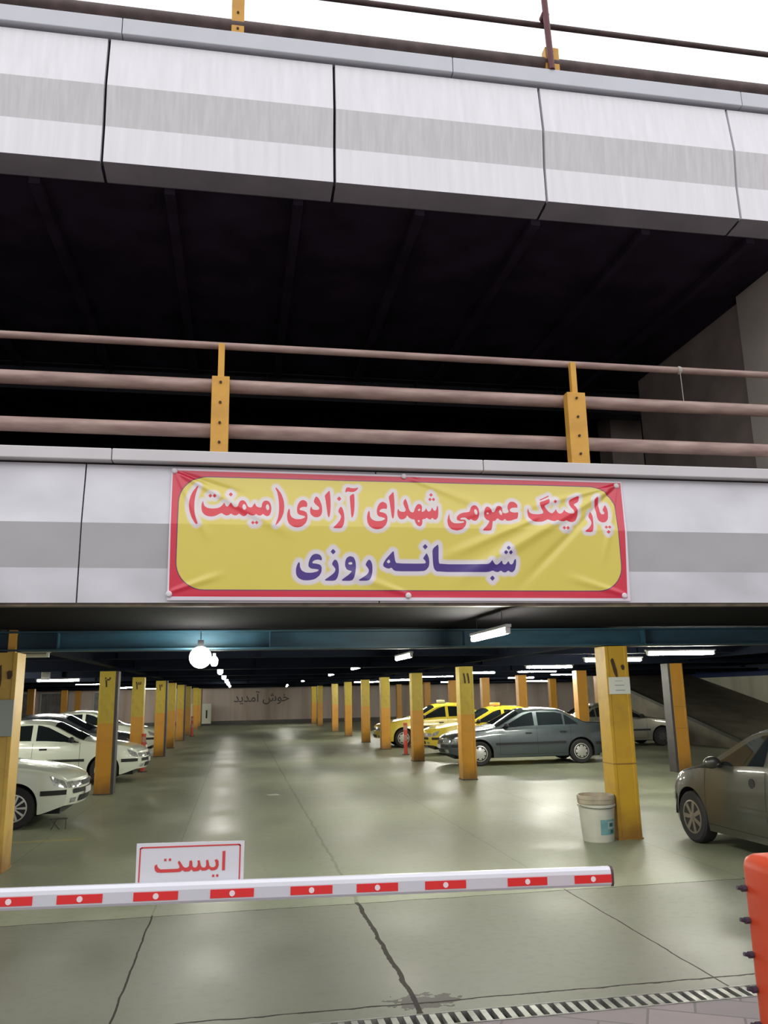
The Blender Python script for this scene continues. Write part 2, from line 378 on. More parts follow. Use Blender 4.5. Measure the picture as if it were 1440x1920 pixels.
# ================================================================== COLUMNS
def col_mat(name,split,top=(.52,.39,.030),bot=(.58,.27,.018)):
    m=mat(name,top,.45); b=m.node_tree.nodes['Principled BSDF']; L=m.node_tree.links
    t=nd(m,'ShaderNodeTexCoord'); s=nd(m,'ShaderNodeSeparateXYZ'); L.new(t.outputs['Object'],s.inputs[0])
    n=nd(m,'ShaderNodeTexNoise'); n.inputs['Scale'].default_value=3.5; n.inputs['Detail'].default_value=5; L.new(t.outputs['Object'],n.inputs['Vector'])
    c=mixc(m,mth(m,'LESS_THAN',s.outputs[2],split),top,bot)
    r=nd(m,'ShaderNodeMapRange'); L.new(n.outputs[0],r.inputs[0]); r.inputs[1].default_value=.5; r.inputs[2].default_value=.75
    c=mixc(m,mth(m,'MULTIPLY',r.outputs[0],.55),c,(.33,.19,.025))
    # chipped, scuffed foot
    zz=mth(m,'MULTIPLY',s.outputs[2],1.5); fr_=nd(m,'ShaderNodeMapRange'); L.new(mth(m,'ADD',zz,mth(m,'MULTIPLY',n.outputs[0],-.9)),fr_.inputs[0]); fr_.inputs[1].default_value=.25; fr_.inputs[2].default_value=-.45; ft=fr_.outputs[0]
    c=mixc(m,mth(m,'MULTIPLY',ft,.8),c,(.20,.09,.02))
    L.new(c,b.inputs['Base Color']); return m
M_colA=col_mat('ochre_column_paint',-1,(.57,.34,.025),(.57,.34,.025))
M_colB=col_mat('two_tone_column_paint',1.3)
M_colC=col_mat('orange_column_paint',-1,(.46,.22,.025),(.42,.17,.02))
M_col1=col_mat('patchy_ochre_paint',-1,(.60,.38,.07),(.5,.2,.02))
M_grey=mat('dark_grey_steel',(.065,.058,.058),.6,noise=.3)
def column(x,y,m,label,num=None,w=.30,grey=None,group=None,seams=(),z1=2.275):
    t=thing('steel_column',label,'column',(x,y,0),0,group)
    h=w/2
    bm=bmesh.new(); box(bm,-h+.008,h-.008,-h+.02,h-.02,0,z1)
    box(bm,-h,-h+.045,-h,h,0,z1,bev=.006); box(bm,h-.045,h,-h,h,0,z1,bev=.006)   # flanges of the two channels
    box(bm,-h+.045,h-.045,-h+.006,-h+.03,0.0,z1)
    obj('shaft',bm,m,t)
    obj('base_plate',B(-h-.01,h+.01,-h-.01,h+.01,0,.018),M_grey if y>12 else m,t)
    if grey:
        a,b=(h-.004,h+.05) if grey>0 else (-h-.05,-h+.004)
        obj('side_channel',B(a,b,-h,h,0,z1-.002),M_grey,t)['label']='dark grey unpainted side channel'
    if seams:
        bm=bmesh.new()
        for z in seams: box(bm,-h-.002,h+.002,-h-.003,h,z,z+.012)
        obj('weld_seam',bm,mat('weld_seam',(.30,.16,.03),.6),t)
    if num:
        o=text_mesh('number_marking',num[0],num[1],M_ink,t,(num[2],-h-.003,num[3]),(PI/2,0,0),bold=.004,ext=.001); o['label']='hand-painted number'
    return t
D='\u06f0\u06f1\u06f2\u06f3\u06f4\u06f5\u06f6\u06f7\u06f8\u06f9'
ORD=['first','second','third','fourth','fifth','sixth','seventh','eighth','ninth']
# right row of the aisle
c10=column(4.64,9.78,M_colA,'ochre column number ten with a paper notice, beside the white bucket',None,seams=(.86,))
bm=bmesh.new()
flatpoly(bm,[(-.085,2.10),(-.062,2.13),(-.045,2.11),(-.012,1.98),(.0,1.86),(-.012,1.85),(-.055,1.96)],lambda u,v,d:(u,-.153+d,v),.002)
flatpoly(bm,[(.045,2.03),(.07,2.05),(.095,2.025),(.085,1.98),(.058,1.985)],lambda u,v,d:(u,-.153+d,v),.002)
obj('number_marking',bm,M_ink,c10)['label']='brown hand-painted Persian number ten'
pp=obj('paper_notice',B(-.135,.145,-.160,-.157,1.69,1.895),M_paper,None); pp.location=(4.64,9.78,0)
tag(pp,'white printed notice taped to column number ten','notice')
bm=bmesh.new()
for z,a,b in ((1.845,-.05,.05),(1.795,-.055,.07),(1.79,-.05,.065),(1.735,-.05,.075),(1.73,-.045,.07)): box(bm,a,b,-.1615,-.160,z,z+.006)
obj('printed_lines',bm,mat('faded_print',(.38,.40,.42),.8),pp)
column(4.70,16.95,M_colB,'two-tone yellow column number eleven in front of the blue sedan',('\u06f1\u06f1',.30,0,1.93))
for i,y in enumerate(ROWY[2:]):
    i3=i+2
    column(4.72,y,M_colB,['two-tone yellow column beside the yellow taxis, with a red post at its foot','two-tone yellow column in front of the nose of the farther taxi','two-tone yellow column just left of the farther taxi, slim in the distance','fifth column back from the entrance in the right-hand aisle row'.replace('fifth','sixth'),'seventh column back from the entrance in the right-hand aisle row','eighth column back from the entrance in the right-hand aisle row','farthest column of the right-hand aisle row, close to the back wall'][i])
# left row of the aisle
c1=column(-2.57,9.80,M_col1,'patchy ochre column at the left edge, marked number one',None,w=.36,z1=2.27)
bm=bmesh.new()
flatpoly(bm,[(-.0,2.12),(.02,2.14),(.03,2.0),(.025,1.90),(.007,1.92),(-.003,2.0)],lambda u,v,d:(u,-.183+d,v),.002)
flatpoly(bm,[(.08,2.06),(.10,2.075),(.132,2.07),(.14,2.02),(.12,1.98),(.09,1.985)],lambda u,v,d:(u,-.183+d,v),.002)
obj('number_marking',bm,M_ink,c1)['label']='brown hand-painted Persian number one'
obj('post_extension',B(.05,.13,-.10,-.03,2.27,2.52),M_post,c1)
rp_=B(-.16,.185,-.205,-.185,1.38,1.765,bev=.004)
pl=obj('mirror_board',rp_,mat('pale_green_board',(.33,.38,.33),.35,noise=.1,scale=3)); pl.location=(-2.57,9.80,0)
tag(pl,'pale grey-green board with rounded corners fixed to the left edge column','board')
bmod=pl.modifiers.new('bevel','BEVEL'); bmod.width=.045; bmod.segments=4; bmod.limit_method='ANGLE'
labs=['two-tone yellow column number two with a dark grey side, beside the nose of the nearest white car','two-tone yellow column number three in front of the nose of the second white car','two-tone yellow column number four with dark side channel, behind the red and white post','fifth column back in the left-hand aisle row','sixth column back in the left-hand aisle row with a dark side','seventh column back in the left-hand aisle row','eighth column back in the left-hand aisle row, behind a red post','ninth and farthest column of the left-hand aisle row']
for i,y in enumerate(ROWY[1:]):
    column(-2.48 if i<2 else -2.36,y,M_colB,labs[i],(D[i+2],.26,0,1.98) if i<3 else None,grey=1 if i in(0,2,4,7) else None)
# outer rows
for y,l in ((16.82,'orange column standing alone behind the dark green hatchback'),):
    column(9.40,y,M_colC,l,grey=-1,seams=(1.35,.9))
for y,l in zip(ROWY[2:8],['orange column behind the boot of the blue sedan','orange column behind the roof of the blue sedan','orange column seen behind the blue sedan windscreen','narrow orange column between the taxis and the back wall','orange column above the nearer taxi roof','orange column above the farther taxi windscreen']):
    column(9.40,y,M_colC,l)
for y,l in ((36.0,'yellow column deep in the right bays behind the blue sedan roof'),(31.0,'brownish column deep in the right bays beside the ramp')):
    column(14.1,y,M_colC,l)
for y,l in zip(ROWY[5:9],['brown-orange column nearest in the far left row above the white car roof','brown-orange column second in the far left row','brown-orange column third in the far left row with a red lower part','farthest brown-orange column of the far left row']):
    column(-9.45,y,M_colC,l)
# posts on the ramp wall
for y in (25.2,21.6): struct(obj('trim_%d'%k,B(18.15,18.28,y,y+.15,(y-21.3)*.213 if y>21.3 else 0,2.5),M_post)); k+=1

# metal shutters at the far left of the back wall
for i,(a,b) in enumerate(((-14.6,-13.0),(-12.2,-10.6),(-9.0,-7.9))):
    t=thing('metal_shutter',['leftmost grey metal shutter in the back wall','middle grey metal shutter in the back wall','narrow grey metal shutter in the back wall, nearest the aisle'][i],'shutter',(0,YB,0))
    bm=bmesh.new(); x=a
    while x<b-.1: box(bm,x,x+.16,-.05,-.01,0,2.15); box(bm,x+.16,x+.22,-.03,-.01,0,2.15); x+=.22
    obj('curtain',bm,mat('corrugated_zinc',(.30,.29,.29),.4,.4,noise=.4,scale=2),t)
    bm=bmesh.new(); box(bm,a-.08,a,-.08,0,0,2.2); box(bm,b,b+.08,-.08,0,0,2.2); box(bm,a-.08,b+.08,-.08,0,2.15,2.23)
    obj('frame',bm,mat('pale_frame',(.5,.5,.48),.5),t)
# ================================================================== RAILINGS
def railpost(x,label,z0,zt,zt2,w=.155,bolts=True,yy=6.98):
    t=thing('railing_post',label,'post',(x,yy,z0))
    bm=bmesh.new(); box(bm,-w/2,w/2,0,.10,0,zt-z0,bev=.004)
    obj('box_section',bm,M_post,t)
    if zt2: obj('upper_section',B(-.028,.028,.02,.075,zt-z0,zt2-z0,bev=.003),M_post,t)
    if bolts:
        for q in (.06,.25,.44,.62):
            if zt-z0-q>.02:
                obj('bolt',cyl(bmesh.new(),(0,-.012,zt-z0-q),(0,.0,zt-z0-q),.012,n=8),M_bolt,t)
    return t
def pipe(name,label,x0,x1,y,z,r,m,group=None):
    bm=bmesh.new(); n=20
    cyl(bm,(x0,y,z),(x1,y,z),r,n=20)
    o=obj(name,bm,m,None,smooth=True); tag(o,label,'railing',group); return o
pipe('guard_rail','thin brown top rail of the upper parking level railing',-9,12,7.12,4.905,.034,M_pipe)
pipe('guard_rail','thick dusty pipe rail in the middle of the upper level railing',-9,12,7.155,4.525,.063,M_pipe)
pipe('guard_rail','thick dusty pipe rail at the bottom of the upper level railing',-9,12,7.157,4.095,.066,M_pipe)
railpost(-.205,'yellow railing post with four bolts above the left part of the banner',3.848,4.555,4.88)
railpost(3.165,'yellow railing post with four bolts above the right end of the banner',3.848,4.56,4.88,w=.185)
pipe('roof_rail','thick dark pipe rail lying along the roof edge',-9,12,7.10,8.345,.085,M_pipedk)
pipe('roof_rail','thin dark rail crossing the white sky above the roof',-9,12,7.10,8.865,.030,M_pipedk)
railpost(-.13,'yellow post on the roof edge, left one of two',8.20,8.72,None,w=.125,yy=7.02)
railpost(3.20,'yellow post on the roof edge, right one behind a dark red pole',8.20,8.52,None,w=.155,yy=7.02)
bm=bmesh.new(); cyl(bm,(3.165,6.98,8.20),(3.12,6.98,9.6),.034,n=12); cyl(bm,(3.14,6.98,8.90),(3.14,7.06,8.90),.045,n=10)
tag(obj('flag_pole',bm,mat('dark_red_paint',(.13,.03,.035),.5),None,smooth=True),'dark red upright pole standing in front of the right roof post','pole')
# scraps of string tied on the upper level top rail
bm=bmesh.new(); lathe(bm,[(.0365,-.018),(.043,0),(.0365,.018)],n=14,axis='y',cap=False)
o=obj('string_knot',bm,mat('white_string',(.45,.42,.38),.9)); o.rotation_euler=(0,0,PI/2); o.location=(4.36,7.12,4.905)
bm=bmesh.new(); cyl(bm,(0,-.02,-.03),(.02,.0,-.42),.004,n=5)
s2=obj('loose_end',bm,MAT['white_string'],o); s2.rotation_euler=(0,0,-PI/2)
tag(o,'white string knotted round the top rail near the right edge','string')
RED=["240,1022 219,1004 188,958 169,905 162,844 169,785 189,725 215,681 233,663 244,673 232,704 216,756 209,815 209,876 216,936 229,986",
"282,883 270,851 268,817 275,779 295,753 324,739 359,736 392,744 420,760 441,771 460,757 481,747 503,752 521,768 539,754 561,749 579,757 589,769 604,756 626,743 648,749 662,770 680,757 706,750 724,754 735,766 754,752 772,750 786,758 794,771 808,756 830,746 852,757 865,791 868,829 860,863 847,886 821,895 799,887 786,864 784,839 778,827 760,828 741,836 730,849 725,872 708,845 701,830 683,825 665,833 655,855 644,878 620,894 598,886 584,861 577,831 563,824 545,829 530,849 517,871 501,840 487,829 476,836 468,851 461,868 443,839 422,821 393,812 358,810 322,814 296,829 286,851",
"515,965 534,944 516,921 497,943",
"340,945 357,927 341,907 323,926",
"377,946 394,927 378,908 361,927",
"708,706 725,688 709,669 693,687",
"740,706 757,688 741,670 725,688",
"905,1022 924,1003 954,961 975,900 981,839 974,778 952,724 923,682 901,663 908,689 926,739 934,800 934,861 928,922 917,976 900,1010",
"1025,829 1010,802 1003,763 1006,718 1022,680 1056,658 1093,651 1133,661 1167,690 1182,729 1184,767 1174,793 1148,808 1118,811 1112,823 1129,838 1155,844 1179,839 1184,870 1174,896 1144,910 1118,896 1099,865 1090,826 1092,788 1107,769 1137,762 1163,755 1159,743 1126,729 1081,727 1048,741 1031,768 1029,802",
"1736,826 1721,799 1712,760 1714,713 1730,675 1764,653 1802,645 1845,655 1880,685 1896,724 1899,763 1890,790 1863,805 1832,809 1826,820 1844,836 1871,842 1896,837 1901,869 1892,894 1861,909 1834,895 1814,863 1803,824 1805,785 1820,766 1851,759 1877,751 1873,740 1838,725 1792,723 1758,737 1741,764 1740,799",
"1383,1007 1359,979 1337,954 1347,901 1354,832 1361,770 1371,743 1382,771 1390,840 1390,918 1387,972",
"1964,1008 1938,980 1916,954 1925,901 1931,830 1937,768 1947,741 1958,768 1967,839 1969,917 1967,972",
"1260,946 1245,918 1239,891 1256,868 1283,846 1290,826 1268,816 1230,820 1221,837 1221,852 1209,836 1205,806 1211,775 1238,751 1271,747 1298,761 1313,792 1314,831 1309,869 1294,908 1279,934",
"1478,854 1462,830 1456,803 1473,780 1482,761 1471,726 1440,687 1402,652 1481,650 1501,681 1510,727 1510,773 1502,819 1491,846",
"1467,951 1488,928 1467,903 1446,927",
"1604,981 1579,969 1562,953 1565,890 1569,821 1571,774 1577,743 1593,775 1602,829 1606,899",
"1534,1034 1525,1007 1524,985 1545,999 1580,992 1610,997 1634,1017 1646,1041 1618,1031 1580,1031 1553,1039",
"2072,941 2055,921 2048,893 2059,862 2070,835 2061,816 2034,814 2009,822 2000,849 1990,817 1992,771 2013,742 2044,743 2068,760 2078,784 2095,761 2118,747 2145,744 2151,715 2167,688 2194,678 2210,693 2217,720 2216,747 2247,752 2260,765 2271,752 2294,745 2311,765 2326,748 2346,746 2362,766 2369,797 2372,845 2369,884 2358,868 2353,844 2343,830 2329,832 2320,852 2314,867 2306,843 2293,823 2273,823 2264,839 2260,858 2248,834 2230,820 2214,818 2221,850 2220,877 2201,895 2177,888 2156,856 2146,824 2135,809 2112,816 2100,839 2091,886 2080,925",
"2312,1002 2329,983 2311,963 2294,982",
"2299,957 2315,939 2298,920 2282,938",
"2333,957 2349,939 2332,921 2316,939",
"2475,815 2458,779 2448,736 2454,689 2481,658 2532,647 2584,659 2617,692 2627,731 2616,751 2580,751 2566,759 2589,770 2622,771 2640,753 2656,747 2672,760 2691,744 2715,741 2736,757 2750,789 2754,829 2749,864 2730,888 2706,892 2681,875 2670,847 2663,827 2639,822 2599,818 2562,801 2539,777 2538,747 2567,736 2607,736 2603,724 2562,716 2519,715 2487,729 2473,760 2472,791",
"2831,882 2810,862 2798,822 2799,782 2817,754 2848,743 2822,703 2793,675 2771,651 2852,650 2865,680 2874,728 2877,743 2901,744 2923,772 2942,753 2970,745 2991,765 3015,750 2969,751 3004,746 3049,748 3085,762 3112,767 3122,793 3129,832 3089,827 3054,835 3046,853 3065,871 3100,876 3127,874 3125,907 3103,928 3077,936 3050,927 3030,896 3027,861 3040,831 3008,819 2982,821 2976,843 2977,873 2949,893 2924,884 2910,852 2897,828 2877,825 2872,847 2855,875",
"3226,878 3214,839 3220,786 3249,752 3302,740 3352,743 3389,759 3407,768 3438,753 3469,747 3497,761 3524,750 3560,749 3588,762 3614,748 3650,743 3684,764 3702,804 3709,857 3698,893 3677,919 3734,947 3744,1008 3687,986 3641,962 3632,927 3648,891 3668,861 3675,834 3652,825 3616,829 3590,846 3580,868 3565,841 3538,823 3516,831 3505,849 3498,872 3480,844 3457,826 3434,834 3413,856 3393,886 3387,899 3441,927 3446,971 3392,948 3344,934 3344,907 3356,872 3372,842 3366,822 3312,814 3258,818 3232,835",
"3343,956 3441,1002 3442,989 3352,949",
"3500,963 3516,944 3497,924 3480,943",
"3562,708 3579,689 3560,670 3543,689",
"3600,709 3616,690 3597,670 3580,689",
"3980,719 3995,701 3977,684 3962,701",
"4010,719 4025,702 4007,684 3992,701",
"3993,674 4010,655 3990,635 3973,654",
"3842,853 3823,824 3817,797 3831,767 3838,740 3816,700 3753,654 3835,650 3850,692 3855,754 3857,807 3852,842",
"3931,1009 3909,991 3888,968 3891,914 3897,852 3898,799 3909,764 3944,745 3981,752 4007,783 4015,846 4012,890 3994,924 3973,889 3963,867 3980,845 3974,829 3946,828 3933,853 3932,915"]
REDH=["628,858 616,835 621,809 636,798 650,813 648,836 637,853",
"829,860 818,840 824,813 837,802 849,817 848,840 839,858",
"2195,849 2183,839 2181,827 2195,825 2205,840",
"2184,743 2172,731 2184,717 2194,731",
"2717,856 2705,836 2714,804 2730,796 2737,820 2732,844",
"2832,826 2819,814 2831,805 2849,813",
"2955,853 2942,832 2953,805 2970,801 2972,829"]
BLU=["1109,350 1092,323 1082,284 1084,238 1102,207 1140,188 1190,186 1243,196 1282,224 1304,259 1307,302 1294,325 1259,334 1228,336 1222,346 1244,365 1278,370 1307,360 1309,383 1294,411 1263,422 1228,414 1205,382 1191,340 1190,308 1213,289 1251,286 1284,280 1270,266 1220,253 1167,254 1132,273 1117,304 1117,335",
"1422,374 1406,357 1394,330 1414,306 1428,283 1413,252 1371,220 1320,185 1421,183 1444,213 1456,264 1454,326 1441,361",
"1407,467 1430,441 1407,415 1383,441",
"1555,404 1527,390 1512,358 1509,315 1523,284 1554,272 1571,271 1546,241 1506,213 1469,184 1567,184 1588,210 1600,257 1607,312 1603,359 1588,394",
"1724,377 1704,356 1689,326 1711,301 1722,277 1710,246 1670,218 1617,185 1717,185 1740,215 1752,266 1753,321 1742,360",
"1946,459 1911,421 1871,377 1848,337 1850,314 1877,298 1905,294 1921,306 1936,287 1960,271 2213,273 2241,289 2263,317 2269,357 2265,397 2246,441 2229,416 2210,388 2228,372 2238,352 2223,342 1970,342 1958,362 1951,410",
"2235,521 2258,495 2233,469 2211,495",
"2359,523 2330,502 2300,473 2299,405 2302,333 2310,293 2338,269 2777,268 2822,273 2848,285 2876,273 2901,269 2927,286 2947,269 2972,267 2996,286 3018,270 3039,270 3062,295 3073,339 3076,372 3072,396 3056,380 3048,355 3032,339 3014,347 3003,375 2985,351 2968,338 2947,346 2938,379 2918,354 2892,336 2872,342 2858,362 2849,382 2831,358 2814,345 2788,341 2361,338 2353,365",
"3008,513 3027,492 3006,470 2987,491",
"2981,472 3000,450 2978,429 2959,450",
"3027,472 3046,451 3025,429 3006,450",
"2846,240 2868,215 2843,190 2821,215"]
BLUH=["1554,350 1535,340 1546,328 1566,327 1578,337 1569,349",
"1899,377 1880,355 1894,342 1914,350 1909,369"]
SG_AL="-55,1063 -42,1063 -43,981 -56,981"
SG_BODY="-353,1017 -354,1008 -351,995 -341,987 -325,985 -251,984 -240,985 -232,991 -220,984 -201,985 -191,992 -183,983 -161,984 -152,990 -144,984 -126,985 -114,991 -104,983 -89,983 -77,989 -71,1003 -72,1022 -80,1030 -90,1026 -85,1015 -85,1002 -93,996 -105,997 -113,1005 -115,1016 -119,1030 -128,1027 -127,1015 -127,1004 -132,997 -144,998 -150,1005 -153,1016 -156,1029 -166,1028 -164,1017 -166,1006 -172,999 -182,1000 -188,1007 -188,1018 -191,1030 -201,1029 -202,1015 -203,1006 -211,1001 -221,1001 -229,1007 -239,1023 -247,1032 -253,1025 -246,1012 -244,1002 -252,998 -326,999 -335,1004 -341,1011 -343,1021"
SG_DOTS="-308,1039 -288,1039 -95,961 -77,961"
SG_BORD="-420,952 -418,1090 -411,1094 19,1088 24,1084 22,939"
SG_EDGE="-435,1113 43,1103 40,920 -434,931"
def pl2(s): return [tuple(int(v)/1000 for v in q.split(',')) for q in s.split()]
# ================================================================== BANNER
BX0,BZ0=-.61,2.53
def fold_y(z): return 7.0 if z<3.20 else 7.0+.065*min((z-3.20)/.525,1.05)
def sdf_union(polys,P,pad=.06):
    out=np.full(len(P),.2)
    for poly in polys:
        q=np.array(poly); a=q; b=np.roll(q,-1,0)
        lo=q.min(0)-pad; hi=q.max(0)+pad
        idx=np.where((P[:,0]>lo[0])&(P[:,0]<hi[0])&(P[:,1]>lo[1])&(P[:,1]<hi[1]))[0]
        if not len(idx): continue
        p=P[idx][:,None,:]; ab=(b-a)[None]; ap=p-a[None]
        t=np.clip((ap*ab).sum(2)/np.maximum((ab**2).sum(2),1e-12),0,1)
        d=np.sqrt(((ap-ab*t[...,None])**2).sum(2)).min(1)
        y=p[...,1]; x=p[...,0]
        c=((a[None,:,1]>y)!=(b[None,:,1]>y))&(x<(b[None,:,0]-a[None,:,0])*(y-a[None,:,1])/np.where(b[None,:,1]==a[None,:,1],1e-9,b[None,:,1]-a[None,:,1])+a[None,:,0])
        ins=c.sum(1)%2==1
        out[idx]=np.minimum(out[idx],np.where(ins,-d,d))
    return out
def smooth_poly(p):
    q=[]
    n=len(p)
    if n<6: return p
    for i in range(n):
        a,b=p[i],p[(i+1)%n]
        q.append((a[0]*.8+b[0]*.2,a[1]*.8+b[1]*.2)); q.append((a[0]*.2+b[0]*.8,a[1]*.2+b[1]*.8))
    return q
def rrect(x0,x1,z0,z1,r,n=10):
    o=[]
    for cx,cz,a0 in ((x1-r,z1-r,0),(x0+r,z1-r,90),(x0+r,z0+r,180),(x1-r,z0+r,270)):
        for i in range(n+1):
            t=math.radians(a0+90*i/n); o.append((cx+r*math.cos(t),cz+r*math.sin(t)))
    return o
def build_banner():
    NU,NV=620,172
    TL,TR,BL,BR=[np.array(v) for v in ((.002,1.177),(4.198,1.166),(.010,.012),(4.158,.006))]
    u=np.linspace(0,1,NU+1); v=np.linspace(0,1,NV+1)
    U,V=np.meshgrid(u,v); U=U.ravel();V=V.ravel()
    P=(BL*(1-U)[:,None]*(1-V)[:,None]+BR*U[:,None]*(1-V)[:,None]+TL*(1-U)[:,None]*V[:,None]+TR*U[:,None]*V[:,None])
    red=[smooth_poly(pl2(s)) for s in RED]; redh=[smooth_poly(pl2(s)) for s in REDH]
    blu=[smooth_poly(pl2(s)) for s in BLU]; bluh=[smooth_poly(pl2(s)) for s in BLUH]
    r=sdf_union(red,P); r=np.maximum(r,-sdf_union(redh,P))
    b=sdf_union(blu,P); b=np.maximum(b,-sdf_union(bluh,P))
    border=sdf_union([[(.014,1.155),(4.186,1.149),(4.128,.034),(.026,.046)]],P,5)
    field=sdf_union([rrect(.078,4.090,.105,1.098,.235)],P,5)
    # cloth relief
    x=P[:,0];z=P[:,1]
    def ridge(x0,z0,x1,z1,s,a,fade=1.5):
        d=np.array((x1-x0,z1-z0)); L=np.hypot(*d); d/=L
        t=(x-x0)*d[0]+(z-z0)*d[1]; n=(x-x0)*-d[1]+(z-z0)*d[0]
        w=s*(.35+.65*np.clip(t/L,0,1))
        return a*np.exp(-(n/w)**2)*np.clip((t+.05)/.12,0,1)*np.clip((L-t)/(L*.35),0,1)
    off=.004*np.sin(x*1.7+z*2.0)+.002*np.sin(x*5.1-z*3)
    for q in ((4.14,1.12,2.4,.12,.07,.016),(4.14,1.12,3.0,.05,.05,-.012),(4.14,1.12,3.1,.85,.04,.010),(4.14,1.12,3.9,.3,.035,.009),(3.3,.78,2.3,.35,.06,.010),
              (.03,1.15,1.1,.55,.05,.010),(.03,1.15,.7,.92,.035,-.009),(.03,1.15,.35,.5,.04,.008),(2.1,1.15,3.0,.8,.06,.006),(2.06,.07,1.4,.3,.06,.007),(3.0,.9,2.5,.75,.05,.006),(4.1,.07,3.5,.25,.05,.007),(.02,.08,.5,.25,.04,.008)):
        off=off+ridge(*q)
    edge=np.clip(np.minimum(np.minimum(U,1-U)*4.1,np.minimum(V,1-V)*1.15)/.05,0,1)
    zz=z+BZ0
    fy=np.where(zz<3.20,7.0,7.0+.065*np.minimum((zz-3.20)/.525,1.05))
    # hem ripple and slight sag of the free edges
    Y=fy-.016-off*(.25+.75*edge)
    co=np.stack([x+BX0,Y,zz],1)
    me=bpy.data.meshes.new('banner_cloth'); me.vertices.add(len(co)); me.vertices.foreach_set('co',co.ravel())
    ii=np.arange(NV)[:,None]*(NU+1)+np.arange(NU)[None]; ii=ii.ravel()
    q=np.stack([ii,ii+1,ii+NU+2,ii+NU+1],1).astype(np.int32)
    me.loops.add(q.size); me.loops.foreach_set('vertex_index',q.ravel())
    me.polygons.add(len(q)); me.polygons.foreach_set('loop_start',np.arange(0,q.size,4,dtype=np.int32))
    me.update(calc_edges=True); me.validate()
    me.polygons.foreach_set('use_smooth',[True]*len(me.polygons))
    for nm,a in (('red_letters',r),('blue_letters',b),('red_border',border),('yellow_field',field)):
        at=me.attributes.new(nm,'FLOAT','POINT'); at.data.foreach_set('value',a.astype(np.float32))
    m=mat('printed_vinyl',(1,1,1),.34,spec=.5,coat=.6); bs=m.node_tree.nodes['Principled BSDF']; L=m.node_tree.links
    bs.inputs['Coat IOR'].default_value=1.7; bs.inputs['Coat Roughness'].default_value=.18
    def A(n):
        k_=nd(m,'ShaderNodeAttribute',attribute_name=n); return k_.outputs['Fac']
    def inside(n,th=0,soft=.0015):
        mr=nd(m,'ShaderNodeMapRange'); L.new(A(n),mr.inputs[0]); mr.inputs[1].default_value=th+soft; mr.inputs[2].default_value=th-soft; mr.inputs[3].default_value=0; mr.inputs[4].default_value=1; return mr.outputs[0]
    c=mixc(m,inside('red_border'),(.78,.72,.80),(.66,.004,.04))
    c=mixc(m,inside('yellow_field',.009),c,(.16,.02,.10))
    c=mixc(m,inside('yellow_field'),c,(.74,.62,.085))
    c=mixc(m,inside('red_letters',.034,.010),c,(.76,.70,.70))
    c=mixc(m,inside('blue_letters',.038,.011),c,(.74,.70,.74))
    c=mixc(m,inside('red_letters'),c,(.72,.004,.025))
    c=mixc(m,inside('blue_letters'),c,(.045,.008,.22))
    L.new(c,bs.inputs['Base Color'])
    me.materials.append(m)
    o=bpy.data.objects.new('cloth',me); COL.objects.link(o)
    return o
t=thing('banner','long yellow and red vinyl banner with Persian lettering hung on the lower fascia','banner',(0,0,0))
bn=build_banner(); bn.parent=t
sol=bn.modifiers.new('thickness','SOLIDIFY'); sol.thickness=.0015; sol.offset=1
M_grom=mat('pale_plastic_screw_cap',(.75,.70,.72),.3)
for gx,gz in ((.030,1.148),(2.066,1.156),(4.135,1.117),(.026,.066),(2.067,.056),(4.098,.058)):
    y=fold_y(gz+BZ0)
    bm=lathe(bmesh.new(),[(.026,0),(.026,-.008),(.018,-.016),(.006,-.018),(0,-.018)],n=16,axis='y')
    g=obj('screw_cap',bm,M_grom,t,smooth=True); g.location=(gx+BX0,y-.022,gz+BZ0)
# ================================================================== BARRIER ARM AND STOP SIGN
ARM_Y=4.0
at_=thing('boom_barrier','white aluminium boom barrier arm with red reflectors across the entrance','barrier',(1.81,ARM_Y,.865)); at_.rotation_euler=(0,.0203,0)
prof=[(-.026,-.032),(-.026,.014),(-.022,.030),(-.010,.042),(.010,.042),(.022,.030),(.026,.014),(.026,-.032),(.018,-.044),(-.018,-.044)]
bm=bmesh.new(); xs=(-4.03,-.012)
rg=[[bm.verts.new((x,p[0],p[1])) for p in prof] for x in xs]
n=len(prof)
for i in range(n): bm.faces.new((rg[0][i],rg[1][i],rg[1][(i+1)%n],rg[0][(i+1)%n]))
bm.faces.new(rg[0]); bm.faces.new(rg[1][::-1]); bmesh.ops.recalc_face_normals(bm,faces=bm.faces)
obj('arm_profile',bm,mat('white_aluminium',(.70,.71,.76),.3,.2,noise=.06,scale=2),at_)
bm=bmesh.new(); rg=[[bm.verts.new((x,p[0]*1.03,p[1]*1.03)) for p in prof] for x in (-.013,0)]
for i in range(n): bm.faces.new((rg[0][i],rg[1][i],rg[1][(i+1)%n],rg[0][(i+1)%n]))
bm.faces.new(rg[0]); bm.faces.new(rg[1][::-1]); bmesh.ops.recalc_face_normals(bm,faces=bm.faces)
obj('end_cap',bm,mat('dark_brown_cap',(.08,.04,.04),.5),at_)
RD=[-1.20,-.703,-.621+0,-.465,-.358,-.201,-.086,.072,.207,.364,.456,.615,.721,.883,1.051,1.213,1.327,1.489]
RD=[(-.862,-.703),(-.621,-.465),(-.358,-.201),(-.086,.072),(.207,.364),(.456,.615),(.721,.883),(1.051,1.213),(1.327,1.483)]
RD=[(-1.14,-.98)]+RD
for a,b in RD:
    a=a*1.212-1.81;b=b*1.212-1.81
    rf=obj('reflector',B(a,b,-.0285,-.026,-.026,.010),M_red,at_); rf['label']='red reflector with a white dot'
    dd=cyl(bmesh.new(),((a+b)/2,-.030,-.008),((a+b)/2,-.0285,-.008),.0125,n=16); obj('white_dot',dd,M_reflw,rf)
obj('arm_bracket',B(-4.055,-4.0,-.05,.05,-.06,.06),M_grey,at_)
